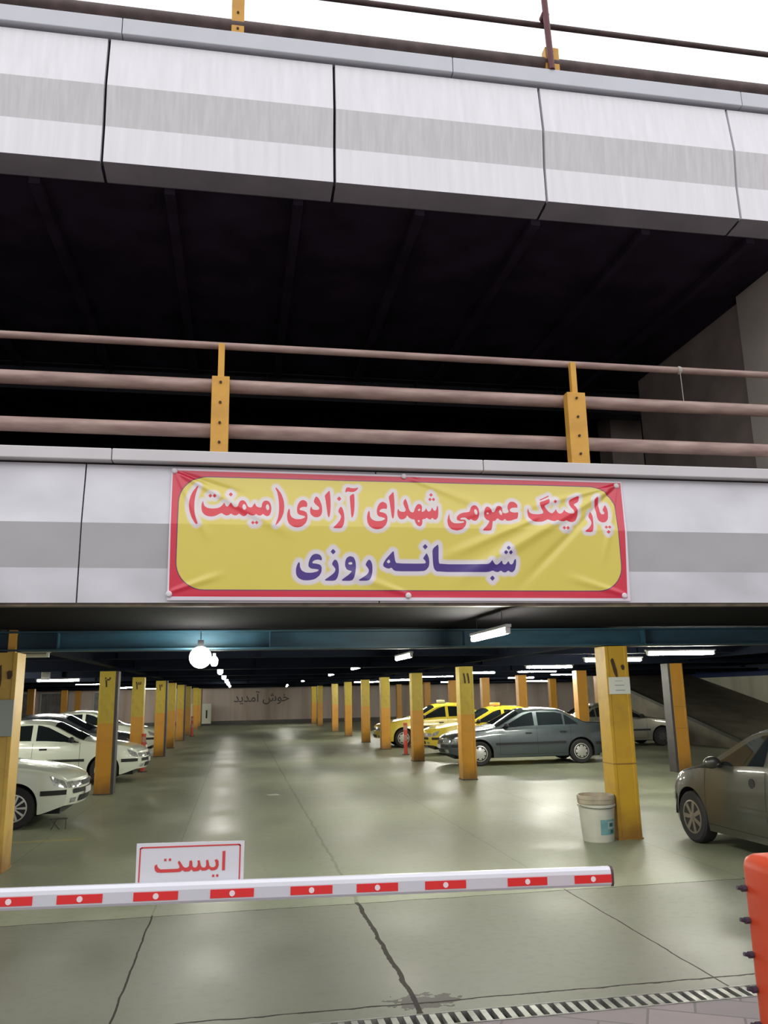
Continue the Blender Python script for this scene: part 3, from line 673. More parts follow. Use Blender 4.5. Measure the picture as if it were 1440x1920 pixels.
cb=thing('barrier_cabinet','yellow barrier motor cabinet left of the entrance','barrier',(-2.44,4.05,0))
obj('housing',B(-.17,.17,-.15,.15,0,.99,bev=.01),M_post,cb); obj('lid',B(-.18,.18,-.16,.16,.99,1.02,bev=.008),M_post,cb); obj('plinth',B(-.2,.2,-.18,.18,0,.03),M_grey,cb)
sg=thing('stop_sign','white stop sign plate with red Persian lettering standing on the barrier arm','sign',(0,0,0))
E_=pl2(SG_EDGE); SY=4.03
bm=flatpoly(bmesh.new(),E_,lambda u,v,d:(u,SY+d,v),.004)
bm2=flatpoly(bm,E_[::-1],lambda u,v,d:(u,SY+.004,v))
obj('plate',bm,mat('white_sign_plate',(.68,.69,.72),.4),sg)
bm=bmesh.new(); f_=lambda u,v,d:(u,SY-.0015+d,v)
for s in (SG_AL,SG_BODY): flatpoly(bm,pl2(s),f_,.001)
for (u,v) in pl2(SG_DOTS): flatpoly(bm,[(u-.0045,v-.006),(u+.0055,v-.006),(u+.0055,v+.004),(u-.0045,v+.004)],f_,.001)
M_sred=mat('red_print',(.62,.055,.055),.5)
obj('lettering',bm,M_sred,sg)
bm=bmesh.new(); bp_=pl2(SG_BORD)
for a,b in zip(bp_,bp_[1:]):
    d=Vector((b[0]-a[0],b[1]-a[1])).normalized(); nn=Vector((-d.y,d.x))*.003; a_=Vector(a)-d*.002; b_=Vector(b)+d*.002
    flatpoly(bm,[tuple(a_+nn),tuple(b_+nn),tuple(b_-nn),tuple(a_-nn)],f_,.001)
obj('border_line',bm,M_sred,sg)
# ================================================================== ORANGE BARRIER AT THE RIGHT
ob=thing('orange_barrier','orange plastic barrier block with dark bolts along its edge, lower right corner','barrier',(1.705,2.52,0))
bm=B(0,.55,0,.22,0,1.195,bev=0); 
bmesh.ops.bevel(bm,geom=[e for e in bm.edges if max(v.co.z for v in e.verts)>1.17 or abs(e.verts[0].co.z-e.verts[1].co.z)>.5],offset=.045,segments=5,profile=.5,affect='EDGES')
obj('body',bm,mat('orange_plastic',(.62,.062,.016),.42,noise=.12,scale=5,bump=.05),ob,smooth=True)
obj('foot',B(-.06,.61,-.08,.30,0,.06,bev=.01),M_black,ob)
for z in (1.085,.985,.88,.775,.67,.565,.46):
    bm=bmesh.new(); cyl(bm,(-.002,.185,z),(-.018,.185,z),.011,n=8); cyl(bm,(-.018,.185,z),(-.034,.185,z+.004),.007,n=6)
    obj('bolt',bm,mat('blue_grey_bolt',(.07,.06,.09),.5,.4),ob)
# ================================================================== BUCKET
bk=thing('plastic_bucket','stack of two white paint buckets with a blue label beside column number ten','bucket',(4.262,9.70,0))
M_bk=mat('white_bucket_plastic',(.60,.60,.50),.45,noise=.12,scale=5); M_bkd=mat('grimy_bucket_plastic',(.48,.42,.31),.6,noise=.35,scale=7)
bm=lathe(bmesh.new(),[(0,.004),(.165,.004),(.178,.0),(.182,.02),(.212,.385),(.222,.387),(.224,.415),(.212,.418),(.205,.40),(.20,.39),(.172,.02),(0,.02)],n=40)
obj('body',bm,M_bk,bk,smooth=True)
bm=lathe(bmesh.new(),[(.205,.39),(.210,.42),(.218,.425),(.220,.47),(.224,.475),(.224,.50),(.219,.515),(.205,.52),(.20,.50),(.17,.15),(0,.15)],n=40)
obj('inner_bucket',bm,M_bkd,bk,smooth=True)['label']='grimy inner bucket nested in the first'
def cylpatch(a0,a1,z0,z1,m,nm,par,r0=.1975,r1=.2105,zb=.2,dr=.002):
    bm=bmesh.new(); nA=10; rr=lambda z:.182+(.212-.182)*(z-.02)/.365+dr
    g=[[bm.verts.new((rr(z)*math.cos(math.radians(a0+(a1-a0)*i/nA)),rr(z)*math.sin(math.radians(a0+(a1-a0)*i/nA)),z)) for i in range(nA+1)] for z in (z0,z1)]
    for i in range(nA): bm.faces.new((g[0][i],g[0][i+1],g[1][i+1],g[1][i]))
    return obj(nm,bm,m,par,smooth=True)
lb=cylpatch(-104,-40,.085,.255,mat('light_blue_label',(.20,.42,.42),.5,noise=.3,scale=12),'label_patch',bk)
cylpatch(-78,-46,.15,.235,mat('pale_label',(.38,.46,.48),.5),'label_patch_pale',lb,dr=.003)
cylpatch(-72,-55,.175,.215,mat('dark_teal_print',(.03,.12,.13),.5),'label_mark',lb,dr=.004); cylpatch(-66,-52,.10,.14,MAT['dark_teal_print'],'label_mark',lb,dr=.004)
bm=bmesh.new(); 
for i in range(14):
    a0=PI*(.05+.9*i/14)+PI; a1=PI*(.05+.9*(i+1)/14)+PI
    cyl(bm,(.227*math.cos(a0),.227*math.sin(a0),.41+.03*math.sin(a0)),(.227*math.cos(a1),.227*math.sin(a1),.41+.03*math.sin(a1)),.003,n=6)
obj('wire_handle',bm,M_grey,bk)
# ================================================================== RED AND WHITE POSTS, SMALL THINGS
def redpost(x,y,label,h=.9):
    t=thing('bollard',label,'bollard',(x,y,0))
    cyl_=cyl(bmesh.new(),(0,0,.02),(0,0,h),.055,n=14); obj('post',cyl_,mat('red_post_paint',(.55,.06,.03),.5),t,smooth=True)
    obj('band',cyl(bmesh.new(),(0,0,h*.45),(0,0,h*.62),.0565,n=14,cap=False),mat('pinkish_white_band',(.42,.20,.14),.5),t,smooth=True)
    obj('band',cyl(bmesh.new(),(0,0,h*.78),(0,0,h*.92),.0565,n=14,cap=False),mat('pinkish_white_band',(.42,.20,.14),.5),t,smooth=True)
    obj('foot_plate',cyl(bmesh.new(),(0,0,0),(0,0,.02),.11,n=14),M_grey,t)
redpost(-2.26,21.45,'red and white post in front of the left column number four')
redpost(-2.05,39.6,'small red and white post far back in the left-hand row')
redpost(4.86,24.2,'reddish post left of the column beside the yellow taxis')
# white cabinet near the far left corner
wc=thing('electrical_cabinet','white metal cabinet with a dark slot at the far end of the left row','cabinet',(-2.15,54.2,0))
obj('body',B(-.75,.5,-.3,.3,.12,1.35,bev=.01),mat('white_enamel',(.60,.62,.52),.4),wc); obj('door',B(.02,.46,-.32,-.3,.2,1.28),mat('white_enamel',(1,1,1)),wc)
obj('door_slot',B(.18,.28,-.325,-.32,.45,.95),M_black,wc); obj('plinth',B(-.72,.47,-.28,.28,0,.12),M_grey,wc)
st_=thing('metal_stand','small dark metal stand on the floor under the nose of the nearest white car','stand',(-2.42,12.55,0))
bm=bmesh.new(); box(bm,-.12,.12,-.012,.012,.135,.15); cyl(bm,(.10,0,.14),(.10,0,0),.007,n=6); cyl(bm,(-.10,0,.14),(.02,0,0),.007,n=6); cyl(bm,(-.02,0,.14),(-.09,0,.0),.007,n=6)
obj('frame',bm,M_grey,st_)
ps=obj('paper_scrap',B(-.10,.10,-.10,.10,.001,.004),mat('dusty_white_scrap',(.62,.60,.52),.7,noise=.3,scale=20)); ps.location=(.66,15.6,0); ps.rotation_euler=(0,0,.3); tag(ps,'small dusty white scrap lying on the floor in the middle of the aisle','scrap')
# ================================================================== LAMPS
M_tube=mat('lit_fluorescent_tube',(.9,.9,.9),.4,emit=((1.0,.985,.86),TUBE))
M_cfl=mat('lit_compact_lamp',(.9,.9,.9),.4,emit=((1.0,.975,.88),TUBE))
M_globe=mat('lit_globe',(.9,.9,.9),.4,emit=((1.0,.985,.88),GLOBE))
M_hous=mat('white_lamp_housing',(.62,.62,.60),.5)
def tube(x,y,label,rz=0,z=2.30,L=1.2,lit=True,group=None):
    t=thing('fluorescent_light',label,'ceiling light',(x,y,z),rz,group)
    obj('housing',B(-L/2-.02,L/2+.02,-.028,.028,.035,.065,bev=.004),M_hous,t)
    obj('tube',cyl(bmesh.new(),(-L/2+.03,0,0),(L/2-.03,0,0),.026,n=10),M_tube if lit else mat('unlit_tube',(.55,.53,.42),.4),t,smooth=True)
    for s in (-1,1):
        obj('end_socket',B(s*(L/2-.015)-.015,s*(L/2-.015)+.015,-.022,.022,-.022,.036),M_hous,t)
        obj('hanger',cyl(bmesh.new(),(s*L*.35,0,.065),(s*L*.35,0,2.52-z),.004,n=6),M_grey,t)
    return t
def cfl(x,y,label,z=2.30,r=.055):
    t=thing('pendant_lamp',label,'ceiling light',(x,y,z))
    obj('bulb',lathe(bmesh.new(),[(0,-.085),(r*.6,-.08),(r,-.045),(r,.02),(r*.6,.05),(.02,.06)],n=14),M_cfl,t,smooth=True)
    obj('socket',cyl(bmesh.new(),(0,0,.055),(0,0,.11),.024,n=12),M_hous,t); obj('cord',cyl(bmesh.new(),(0,0,.11),(0,0,2.52-z),.004,n=6),M_black,t)
t=thing('globe_lamp','large glowing white globe lamp hanging below the front beam over the left of the aisle','ceiling light',(-.42,9.42,2.185))
obj('globe',lathe(bmesh.new(),[(0,-.12)]+[(.12*math.cos(a),.12*math.sin(a)) for a in [math.radians(q) for q in range(-80,81,10)]]+[(0,.12)],n=24),M_globe,t,smooth=True)
obj('socket',cyl(bmesh.new(),(0,0,.115),(0,0,.19),.035,n=12),M_black,t); obj('cord',cyl(bmesh.new(),(0,0,.19),(0,0,.335),.005,n=6),M_black,t)
for i,y in enumerate((13.0,17.95,23.2,29.3,35.2,43.0)):
    cfl(-.37-.01*i,y,'small glowing lamp %s behind the large globe lamp in the left aisle line'%(['directly','second','third','fourth','fifth','farthest'][i]))
for i,(x,y) in enumerate(((2.48,7.95),(2.56,12.75),(2.48,17.6),(2.56,23.0),(2.5,32.5),(2.6,44.5),(2.9,50.5))):
    tube(x,y,['slanting lit tube nearest the entrance, just under the banner','lit tube second back over the right side of the aisle','lit tube third back over the right side of the aisle','lit tube fourth back over the right side of the aisle','lit tube fifth back over the right side of the aisle','sixth lit tube back over the right side of the aisle','farthest lit tube over the right side of the aisle near the back wall'][i],PI/2)
for x,y,l in ((7.11,12.42,'long bright tube right of column number ten'),(7.20,15.1,'bright tube passing behind column number ten'),(8.54,22.9,'bright tube above the roof of the blue sedan'),(6.9,23.6,'bright tube just right of column number eleven'),
              (11.9,33.9,'tube in the second line above the blue sedan roof'),(6.76,27.9,'bright tube left of column number eleven'),(6.72,34.6,'tube above the farther taxi'),(5.9,38.3,'small far tube beside the column left of the farther taxi'),
              (11.5,44.2,'far tube near the back wall above the blue sedan windscreen'),(17.0,46.2,'far right tube seen above the blue sedan boot'),(18.4,48.0,'second far right tube seen above the blue sedan boot'),
              (-5.13,25.3,'long bright tube above the roof of the second white car'),(-5.6,20.6,'bright tube next to the left edge column above the white car'),(-6.25,44.6,'far tube between left columns number two and three'),
              (-5.2,43.2,'far tube just left of column number three'),(-5.3,50.4,'far tube between left columns three and four'),(-5.2,12.6,'tube over the nearest white car, beyond the left edge'),(-5.5,16.2,'tube over the bay of the second white car, beyond the left edge'),
              (16.4,19.5,'added tube over the foot of the ramp, unseen beyond the right edge'),(7.4,19.0,'tube over the bay of the blue sedan'),(-5.2,31.5,'far tube over the left bays'),(11.4,27.7,'tube over the far right bays')):  # the ramp tube is added out of view to brighten the ramp wall
    tube(x,y,l)
tube(-2.95,10.95,'unlit tube fixture beside the top of the left edge column',lit=False)
sp=thing('loudspeaker','small pale box speaker hanging under the ceiling above the second white car','speaker',(-4.42,20.4,2.36))
obj('body',B(-.09,.09,-.06,.06,-.15,.15,bev=.01),M_hous,sp); obj('bracket',B(-.02,.02,-.02,.02,.15,.20),M_grey,sp)
# ================================================================== CARS
def interp(tab,s):
    if s<=tab[0][0]: return tab[0][1]
    for (a,b),(c,d) in zip(tab,tab[1:]):
        if s<=c: return b+(d-b)*(s-a)/(c-a)
    return tab[-1][1]
class Car:
    def __init__(c,kind):
        c.kind=kind
        if kind=='sedan':
            c.L=4.40;c.W=.845;c.wf,c.wr,c.R,c.Ra=.90,3.56,.30,.355
            c.top=[(0,.66),(.06,.74),(.25,.80),(.8,.895),(1.22,.95),(1.34,.985),(2.02,1.345),(2.16,1.385),(2.6,1.41),(3.05,1.385),(3.22,1.345),(3.78,1.045),(3.9,1.025),(4.25,1.01),(4.36,.97),(4.40,.88)]
            c.belt=[(0,.64),(.06,.71),(.25,.755),(.8,.83),(1.25,.885),(3.7,.945),(4.3,.95),(4.40,.86)]
            c.bot=[(0,.30),(.5,.20),(4.0,.20),(4.40,.32)]
            c.bow,c.bowr=.26,.16; c.tum=.42
            c.wsh=(1.36,2.00); c.rw=(3.24,3.74)
            c.sidewin=[[(1.50,.925),(2.12,1.235),(2.30,1.285),(2.36,1.29),(2.36,.935)],[(2.46,.94),(2.46,1.292),(2.95,1.28),(3.13,1.235),(3.13,.955)],[(3.18,.96),(3.18,1.22),(3.25,1.19),(3.52,.985)]]
            c.seams=[1.42,2.41,3.3]
        else:
            c.L=3.83;c.W=.82;c.wf,c.wr,c.R,c.Ra=.78,3.22,.295,.345
            c.top=[(0,.56),(.05,.66),(.2,.76),(.6,.87),(.98,.96),(1.12,1.01),(1.78,1.345),(1.95,1.395),(2.35,1.43),(3.0,1.40),(3.32,1.345),(3.66,1.02),(3.76,.90),(3.83,.70)]
            c.belt=[(0,.54),(.05,.60),(.2,.68),(.6,.79),(1.0,.875),(2.2,.93),(3.4,.985),(3.7,.90),(3.83,.66)]
            c.bot=[(0,.28),(.4,.18),(3.4,.20),(3.83,.32)]
            c.bow,c.bowr=.34,.16; c.tum=.40
            c.wsh=(1.12,1.80); c.rw=(3.34,3.62)
            c.sidewin=[[(1.30,.935),(1.86,1.225),(2.05,1.285),(2.18,1.305),(2.18,.955)],[(2.28,.96),(2.28,1.31),(2.75,1.30),(3.0,1.27),(3.12,1.02)]]
            c.seams=[1.12,2.23,3.0]
        # smoothed top line
        n=441; S=np.linspace(0,c.L,n); Z=np.array([interp(c.top,s) for s in S]); kz=np.exp(-(np.arange(-12,13)/5.)**2);kz/=kz.sum()
        c.S=S;c.Z=np.convolve(np.pad(Z,12,'edge'),kz,'valid')
        Zb=np.array([interp(c.belt,s) for s in S]); c.Zb=np.minimum(np.convolve(np.pad(Zb,12,'edge'),kz,'valid'),c.Z-.018)
    def zt(c,s): return float(np.interp(s,c.S,c.Z))
    def zb(c,s): return float(np.interp(s,c.S,c.Zb))
    def Wd(c,s):
        w=c.W; 
        if s<.75: w*=1-.15*((.75-s)/.75)**2.4
        e=c.L-s
        if e<.7: w*=1-.11*((.7-e)/.7)**2.2
        return w
    def low(c,s):
        z=interp(c.bot,s)
        for w in (c.wf,c.wr):
            d=abs(s-w)
            if d<c.Ra: z=max(z,c.R+math.sqrt(c.Ra**2-d*d))
        return z
    def crown(c,s): return min(.085,.55*(c.zt(s)-c.zb(s)))
    def side(c,s,z):
        w=c.Wd(s); b=c.zb(s)
        if z<=b:
            t=(z-.2)/max(b-.2,.05); return w*(1-.045*max(0,t-.45)**2*3.3-.06*max(0,.3-t)**1.5*3)
        w=w*(1-.045*.3025*3.3)-.012*min(1,(z-b)/.02)
        return w-(z-b)*c.tum
    def topz(c,s,y):
        z1=c.zt(s)-c.crown(s); wr=c.side(s,z1); t=min(1,abs(y)/max(wr,.01))
        return c.zt(s)-c.crown(s)*t**3
    def warp(c,s,y,z):
        x=s; s1=.75; r=abs(y)/c.W
        if s<s1:
            d=((s1-s)/s1)**2; x+=d*(c.bow*r**2.3+.10*max(0,(z-.52)/.3)**1.3+.06*max(0,(.42-z)/.2))
        e=c.L-s
        if e<.6:
            d=((.6-e)/.6)**2; x-=d*(c.bowr*r**2.3+.05*max(0,(.42-z)/.2))
        return Vector((c.L/2-x,y,z))
    def body(c):
        st=set(np.round(np.arange(0,c.L+.001,.05),3)); st.update(np.round(np.arange(0,.16,.02),3)); st.add(c.L)
        for w in (c.wf,c.wr):
            for i in range(0,25): st.add(round(w-c.Ra*math.cos(PI*i/24),4))
            st.add(w-c.Ra-.002); st.add(w+c.Ra+.002)
        st=sorted(s for s in st if 0<=s<=c.L)
        NB,NG,NT=12,5,9
        bm=bmesh.new(); rows=[]
        for s in st:
            lo=c.low(s); b=c.zb(s); cr=c.crown(s); z1=c.zt(s)-cr
            half=[]
            for i in range(NB+1): z=lo+(b-lo)*i/NB; half.append((c.side(s,z),z))
            for i in range(1,NG+1): z=b+(z1-b)*i/NG; half.append((c.side(s,z),z))
            wr=half[-1][0]
            for i in range(1,NT+1): t=1-i/NT; t=t if i>1 else .93; half.append((wr*t,c.zt(s)-cr*t**3))
            full=[(y,z) for y,z in half]+[(-y,z) for y,z in half[-2::-1]]
            rows.append([bm.verts.new(c.warp(s,y,z)) for y,z in full])
        for a,b in zip(rows,rows[1:]):
            for i in range(len(a)-1): bm.faces.new((a[i],a[i+1],b[i+1],b[i]))
        # end caps with a grid so that they follow the curved nose and tail
        for s,ring,sg_ in ((st[0],rows[0],1),(st[-1],rows[-1],-1)):
            n=len(ring); h=n//2
            prev=[ring[0],ring[-1]]
            grid=[]
            for i in range(h+1):
                A=ring[i];Z=ring[-1-i]
                if A is Z: grid.append([A]*9); continue
                ya=c.side(s,A.co.z) ; line=[A]
                # recover half width
                wy=abs(A.co.y)
                for q in range(1,8):
                    y=wy*(1-q/4.)*(1 if A.co.y>0 else -1); line.append(bm.verts.new(c.warp(s,y,A.co.z)))
                line.append(Z); grid.append(line)
            for g0,g1 in zip(grid,grid[1:]):
                for q in range(8):
                    vs=[]
                    for v in (g0[q],g0[q+1],g1[q+1],g1[q]):
                        if v not in vs: vs.append(v)
                    if len(vs)>2:
                        try: bm.faces.new(vs if sg_<0 else vs[::-1])
                        except ValueError: pass
        bmesh.ops.recalc_face_normals(bm,faces=bm.faces)
        return bm
    def patch(c,bm,poly,mode,sgn=1,off=.005,n=14,rows=5):
        """surface patch from a polygon. side: (s,z)  top: (s,y)  front/back: (y,z)"""
        us=[p[0] for p in poly]; u0,u1=min(us),max(us); U=sorted(set([u0+(u1-u0)*i/n for i in range(n+1)]+us))
        def span(u):
            hit=[]; m=len(poly)
            for i in range(m):
                (a,b),(p,q)=poly[i],poly[(i+1)%m]
                if abs(p-a)<1e-9:
                    if abs(u-a)<1e-7: hit+= [b,q]
                elif min(a,p)-1e-9<=u<=max(a,p)+1e-9: hit.append(b+(q-b)*(u-a)/(p-a))
            return (min(hit),max(hit)) if hit else None
        cols=[]
        for u in U:
            sp=span(u)
            if not sp: continue
            col=[]
            for r in range(rows+1):
                v=sp[0]+(sp[1]-sp[0])*r/rows
                if mode=='side': p=c.warp(u,sgn*(c.side(u,v)+off),v)
                elif mode=='top': p=c.warp(u,v,c.topz(u,v)+off)
                elif mode=='front': p=c.warp(0,u,v)+Vector((off,0,0))
                else: p=c.warp(c.L,u,v)-Vector((off,0,0))
                col.append(bm.verts.new(p))
            cols.append(col)
        fs=[]
        for a,b in zip(cols,cols[1:]):
            for r in range(rows): fs.append(bm.faces.new((a[r],b[r],b[r+1],a[r+1])))
        # thickness: a skirt going into the body
        nv=[]
        bmesh.ops.recalc_face_normals(bm,faces=fs)
        return bm
def patch_obj(c,name,polys,mode,m,parent,off=.005,label=None,**k):
    bm=bmesh.new()
    for p,s in polys: c.patch(bm,p,mode,s,off,**k)
    bmesh.ops.remove_doubles(bm,verts=bm.verts,dist=1e-5)
    ctr=Vector((0,0,.6))
    for f in bm.faces:
        d=f.calc_center_median()
        ref={'side':Vector((0,d.y,0)),'top':Vector((0,0,1)),'front':Vector((1,0,0)),'back':Vector((-1,0,0))}[mode]
        f.normal_update()
        if f.normal.dot(ref)<0: f.normal_flip()
    o=obj(name,bm,m,parent,smooth=True)
    if label: o['label']=label
    return o
def wheel(c,parent,s,sgn,style,hubm):
    x=c.L/2-s; y=sgn*(c.W-.105)
    bm=lathe(bmesh.new(),[(c.R*.62,-.085),(c.R*.9,-.095),(c.R*.985,-.075),(c.R,-.05),(c.R,.05),(c.R*.985,.075),(c.R*.9,.095),(c.R*.62,.085)],n=40,axis='y')
    w=obj('wheel',bm,M_rub,parent,smooth=True); w.location=(x,y,c.R)
    r=c.R*.64; o_=sgn
    bm=lathe(bmesh.new(),[(r,.07*o_),(r*1.02,.088*o_),(r*.93,.092*o_),(r*.90,.075*o_)],n=36,axis='y')
    box_=None
    if style=='cover':
        lathe(bm,[(r*.92,.078*o_),(r*.80,.085*o_),(r*.3,.092*o_),(0,.094*o_)],n=36,axis='y')
    else:
        lathe(bm,[(r*.24,.05*o_),(r*.24,.088*o_),(r*.15,.094*o_),(0,.094*o_)],n=20,axis='y')
        ns=7 if style=='seven' else 10
        for i in range(ns):
            a=2*PI*i/ns; d=Vector((math.cos(a),0,math.sin(a))); t_=Vector((-math.sin(a),0,math.cos(a)))
            w0,w1=(r*.11,r*.14) if style=='seven' else (r*.05,r*.09)
            q=[d*r*.18+t_*w0,d*r*.94+t_*w1,d*r*.94-t_*w1,d*r*.18-t_*w0]
            v1=[bm.verts.new(p+Vector((0,.086*o_,0))) for p in q]; v2=[bm.verts.new(p+Vector((0,.06*o_,0))) for p in q]
            bm.faces.new(v1 if o_<0 else v1[::-1])
            for j in range(4): bm.faces.new((v1[j],v2[j],v2[(j+1)%4],v1[(j+1)%4]))
    bmesh.ops.recalc_face_normals(bm,faces=bm.faces)
    obj('hubcap',bm,hubm,w,smooth=True)
    bm=lathe(bmesh.new(),[(0,.045*o_),(r*1.0,.045*o_),(r,.0)],n=28,axis='y'); bmesh.ops.recalc_face_normals(bm,faces=bm.faces)
    obj('brake_backing',bm,M_black,w)
    if style=='cover':
        bm=bmesh.new()
        for i in range(8):
            a=2*PI*(i+.5)/8; d=Vector((math.cos(a),0,math.sin(a))); t_=Vector((-math.sin(a),0,math.cos(a)))
            q=[d*r*.62+t_*r*.07,d*r*.84+t_*r*.10,d*r*.84-t_*r*.10,d*r*.62-t_*r*.07]
            v1=[bm.verts.new(p+Vector((0,.0895*o_,0))) for p in q]; bm.faces.new(v1)
        obj('cooling_slots',bm,M_black,w)
def make_car(kind,label,cx,cy,rz,paint,stripe=None,taxi=None,scale=1,wheelstyle='cover',hubm=None,moulding=None,bumper=None,category='car'):
    c=Car(kind); t=thing('car',label,category,(cx,cy,0),rz); hubm=hubm or M_hub
    if scale!=1: t.scale=(scale,)*3
    obj('body',c.body(),paint,t,smooth=True,ang=30)
    # dark underbody and wheel housings
    bm=bmesh.new(); box(bm,-c.L/2+.25,c.L/2-.3,-c.W+.30,c.W-.30,.17,.55)
    for w in (c.wf,c.wr):
        for sg_ in (-1,1):
            a=[];b=[]
            for i in range(17):
                th=PI*i/16; p=(c.L/2-w+c.Ra*math.cos(th),c.R+c.Ra*math.sin(th)-.0)
                a.append(bm.verts.new((p[0],sg_*(c.W-.015),p[1]))); b.append(bm.verts.new((p[0],sg_*(c.W-.32),p[1])))
            for i in range(16): bm.faces.new((a[i],a[i+1],b[i+1],b[i]))
            bm.faces.new(b)
    obj('underbody',bm,M_black,t)
    for w in (c.wf,c.wr):
        for sg_ in (-1,1): wheel(c,t,w,sg_,wheelstyle,hubm)
    # glass
    for p in c.sidewin:
        for sg_ in (-1,1): patch_obj(c,'side_window',[(p,sg_)],'side',M_glass,t)
    a,b=c.wsh; wa=c.side(a,c.zt(a)-c.crown(a))-.045; wb=c.side(b,c.zt(b)-c.crown(b))-.035
    patch_obj(c,'windscreen',[([(a,-wa),(b,-wb),(b,wb),(a,wa)],1)],'top',M_glass,t,rows=12)
    a,b=c.rw; wa=c.side(a,c.zt(a)-c.crown(a))-.04; wb=c.side(b,c.zt(b)-c.crown(b))-.06
    patch_obj(c,'rear_window',[([(a,-wa),(b,-wb),(b,wb),(a,wa)],1)],'top',M_glass,t,rows=12)
    # window surround line
    for sg_ in (-1,1):
        s0,s1=c.sidewin[0][0][0]-.04,c.sidewin[-1][-1][0]
        zz=[(s,c.zb(s)+.012) for s in (s0,(s0+s1)/2,s1)]
        patch_obj(c,'window_sill_strip',[([(p[0],p[1]) for p in zz]+[(p[0],p[1]+.02) for p in zz[::-1]],sg_)],'side',M_black,t,off=.003,rows=1)
    # door seams and handles
    for sg_ in (-1,1):
        bm=bmesh.new()
        for s in c.seams: c.patch(bm,[(s,.27),(s+.007,.27),(s+.007,c.zb(s)),(s,c.zb(s))],'side',sg_,.0025,n=1,rows=8)
        c.patch(bm,[(c.seams[0],.265),(c.seams[-1],.265),(c.seams[-1],.272),(c.seams[0],.272)],'side',sg_,.0025,n=10,rows=1)
        obj('door_seams',bm,M_gap,t)
        for s in (c.seams[1]-.22,c.seams[2]-.20):
            zh=c.zb(s)-.13
            if kind=='hatch':
                bm=cyl(bmesh.new(),(c.L/2-s,sg_*(c.side(s,zh)-.01),zh),(c.L/2-s,sg_*(c.side(s,zh)+.006),zh),.052,n=18)
                obj('door_handle',bm,M_black,t)
            else:
                y=sg_*(c.side(s,zh)+.004); bm=B(c.L/2-s-.08,c.L/2-s+.08,min(y,y+sg_*.012)-.004,max(y,y+sg_*.012)+.004,zh-.018,zh+.018,bev=.004); obj('door_handle',bm,M_black,t)
    # side protective strip
    ms=moulding or M_black
    for sg_ in (-1,1):
        z0=.50 if kind=='sedan' else .47
        for a,b in ((c.wf+c.Ra+.06,c.wr-c.Ra-.05),):
            patch_obj(c,'side_moulding',[([(a,z0),(b,z0+.01),(b,z0+.065),(a,z0+.055)],sg_)],'side',ms,t,off=.012)
        if stripe: patch_obj(c,'side_stripe',[([(c.wf+.30,.60),(c.wr-.25,.62),(c.wr-.25,.70),(c.wf+.30,.68)],sg_)],'side',stripe,t,off=.006)
    # bumper strips wrapping round the ends
    bmt=bumper or M_black
    bs=.46
    for e,md in (('front','front'),('rear','back')):
        root=patch_obj(c,'bumper_strip',[([(-.6,bs),(.6,bs),(.6,bs+.07),(-.6,bs+.07)],1)],md,bmt,t,off=.012,n=16)
        for sg_ in (-1,1):
            if e=='front': poly=[(0.0,bs),(c.wf-c.Ra-.04,bs),(c.wf-c.Ra-.04,bs+.07),(0.0,bs+.07)]
            else: poly=[(c.wr+c.Ra+.05,bs),(c.L,bs),(c.L,bs+.07),(c.wr+c.Ra+.05,bs+.07)]
            patch_obj(c,'bumper_end',[(poly,sg_)],'side',bmt,root,off=.012)
    # lights, grille, plates
    z1=c.zt(0)
    for sg_ in (-1,1):
        h=patch_obj(c,'headlight',[([(sg_*.36,z1-.045),(sg_*.36,.545),(sg_*.70,.55),(sg_*.70,z1-.035)],1)],'front',M_lens,t,off=.008)
        ss=.34 if kind=='sedan' else .42
        patch_obj(c,'headlight_side',[([(0,.55),(ss*.7,.60),(ss,c.zb(ss)-.03),(.04,c.zb(.04)-.025),(0,.57)],sg_)],'side',M_lens,h,off=.006)
        tl=patch_obj(c,'tail_light',[([(sg_*.45,.70),(sg_*.45,.85),(sg_*.72,.84),(sg_*.72,.70)],1)],'back',mat('red_tail_lens',(.35,.015,.012),.15),t,off=.008)
        patch_obj(c,'tail_light_side',[([(c.L-.22,.70),(c.L,.70),(c.L,.83),(c.L-.16,.84)],sg_)],'side',MAT['red_tail_lens'],tl,off=.006)
        patch_obj(c,'fog_light',[([(sg_*.50,.33),(sg_*.62,.33),(sg_*.62,.40),(sg_*.50,.40)],1)],'front',M_lens,t,off=.006)
    patch_obj(c,'grille',[([(-.33,.555),(.33,.555),(.33,z1-.05),(-.33,z1-.05)],1)],'front',M_black,t,off=.006)
    patch_obj(c,'air_intake',[([(-.42,.33),(.42,.33),(.42,.42),(-.42,.42)],1)],'front',M_black,t,off=.005)
    patch_obj(c,'number_plate',[([(-.24,.425),(.24,.425),(.24,.52),(-.24,.52)],1)],'front',mat('plain_white_plate',(.62,.62,.60),.5),t,off=.020)
    # mirrors
    for sg_ in (-1,1):
        s=c.sidewin[0][0][0]+.10; z=c.zb(s)+.075; y=c.side(s,z)
        bm=bmesh.new(); bmesh.ops.create_uvsphere(bm,u_segments=16,v_segments=10,radius=1)
        for v in bm.verts: v.co=Vector((v.co.x*.06+c.L/2-s,sg_*(y+.12)+v.co.y*.105,z+v.co.z*.068))
        mm=obj('wing_mirror',bm,M_black if kind=='sedan' else paint,t,smooth=True)
        obj('mirror_arm',B(c.L/2-s-.03,c.L/2-s+.03,min(sg_*(y-.02),sg_*(y+.06)),max(sg_*(y-.02),sg_*(y+.06)),z-.055,z-.02),M_black,mm)
    # roof gutters / trim
    if taxi:
        z=c.zt(2.35); r_=obj('roof_sign',B(c.L/2-2.45,c.L/2-2.27,-.30,.30,z-.01,z+.10,bev=.02),taxi,t,smooth=True)
        obj('sign_base',B(c.L/2-2.47,c.L/2-2.25,-.32,.32,z-.02,z+.005),M_black,r_)
    return t
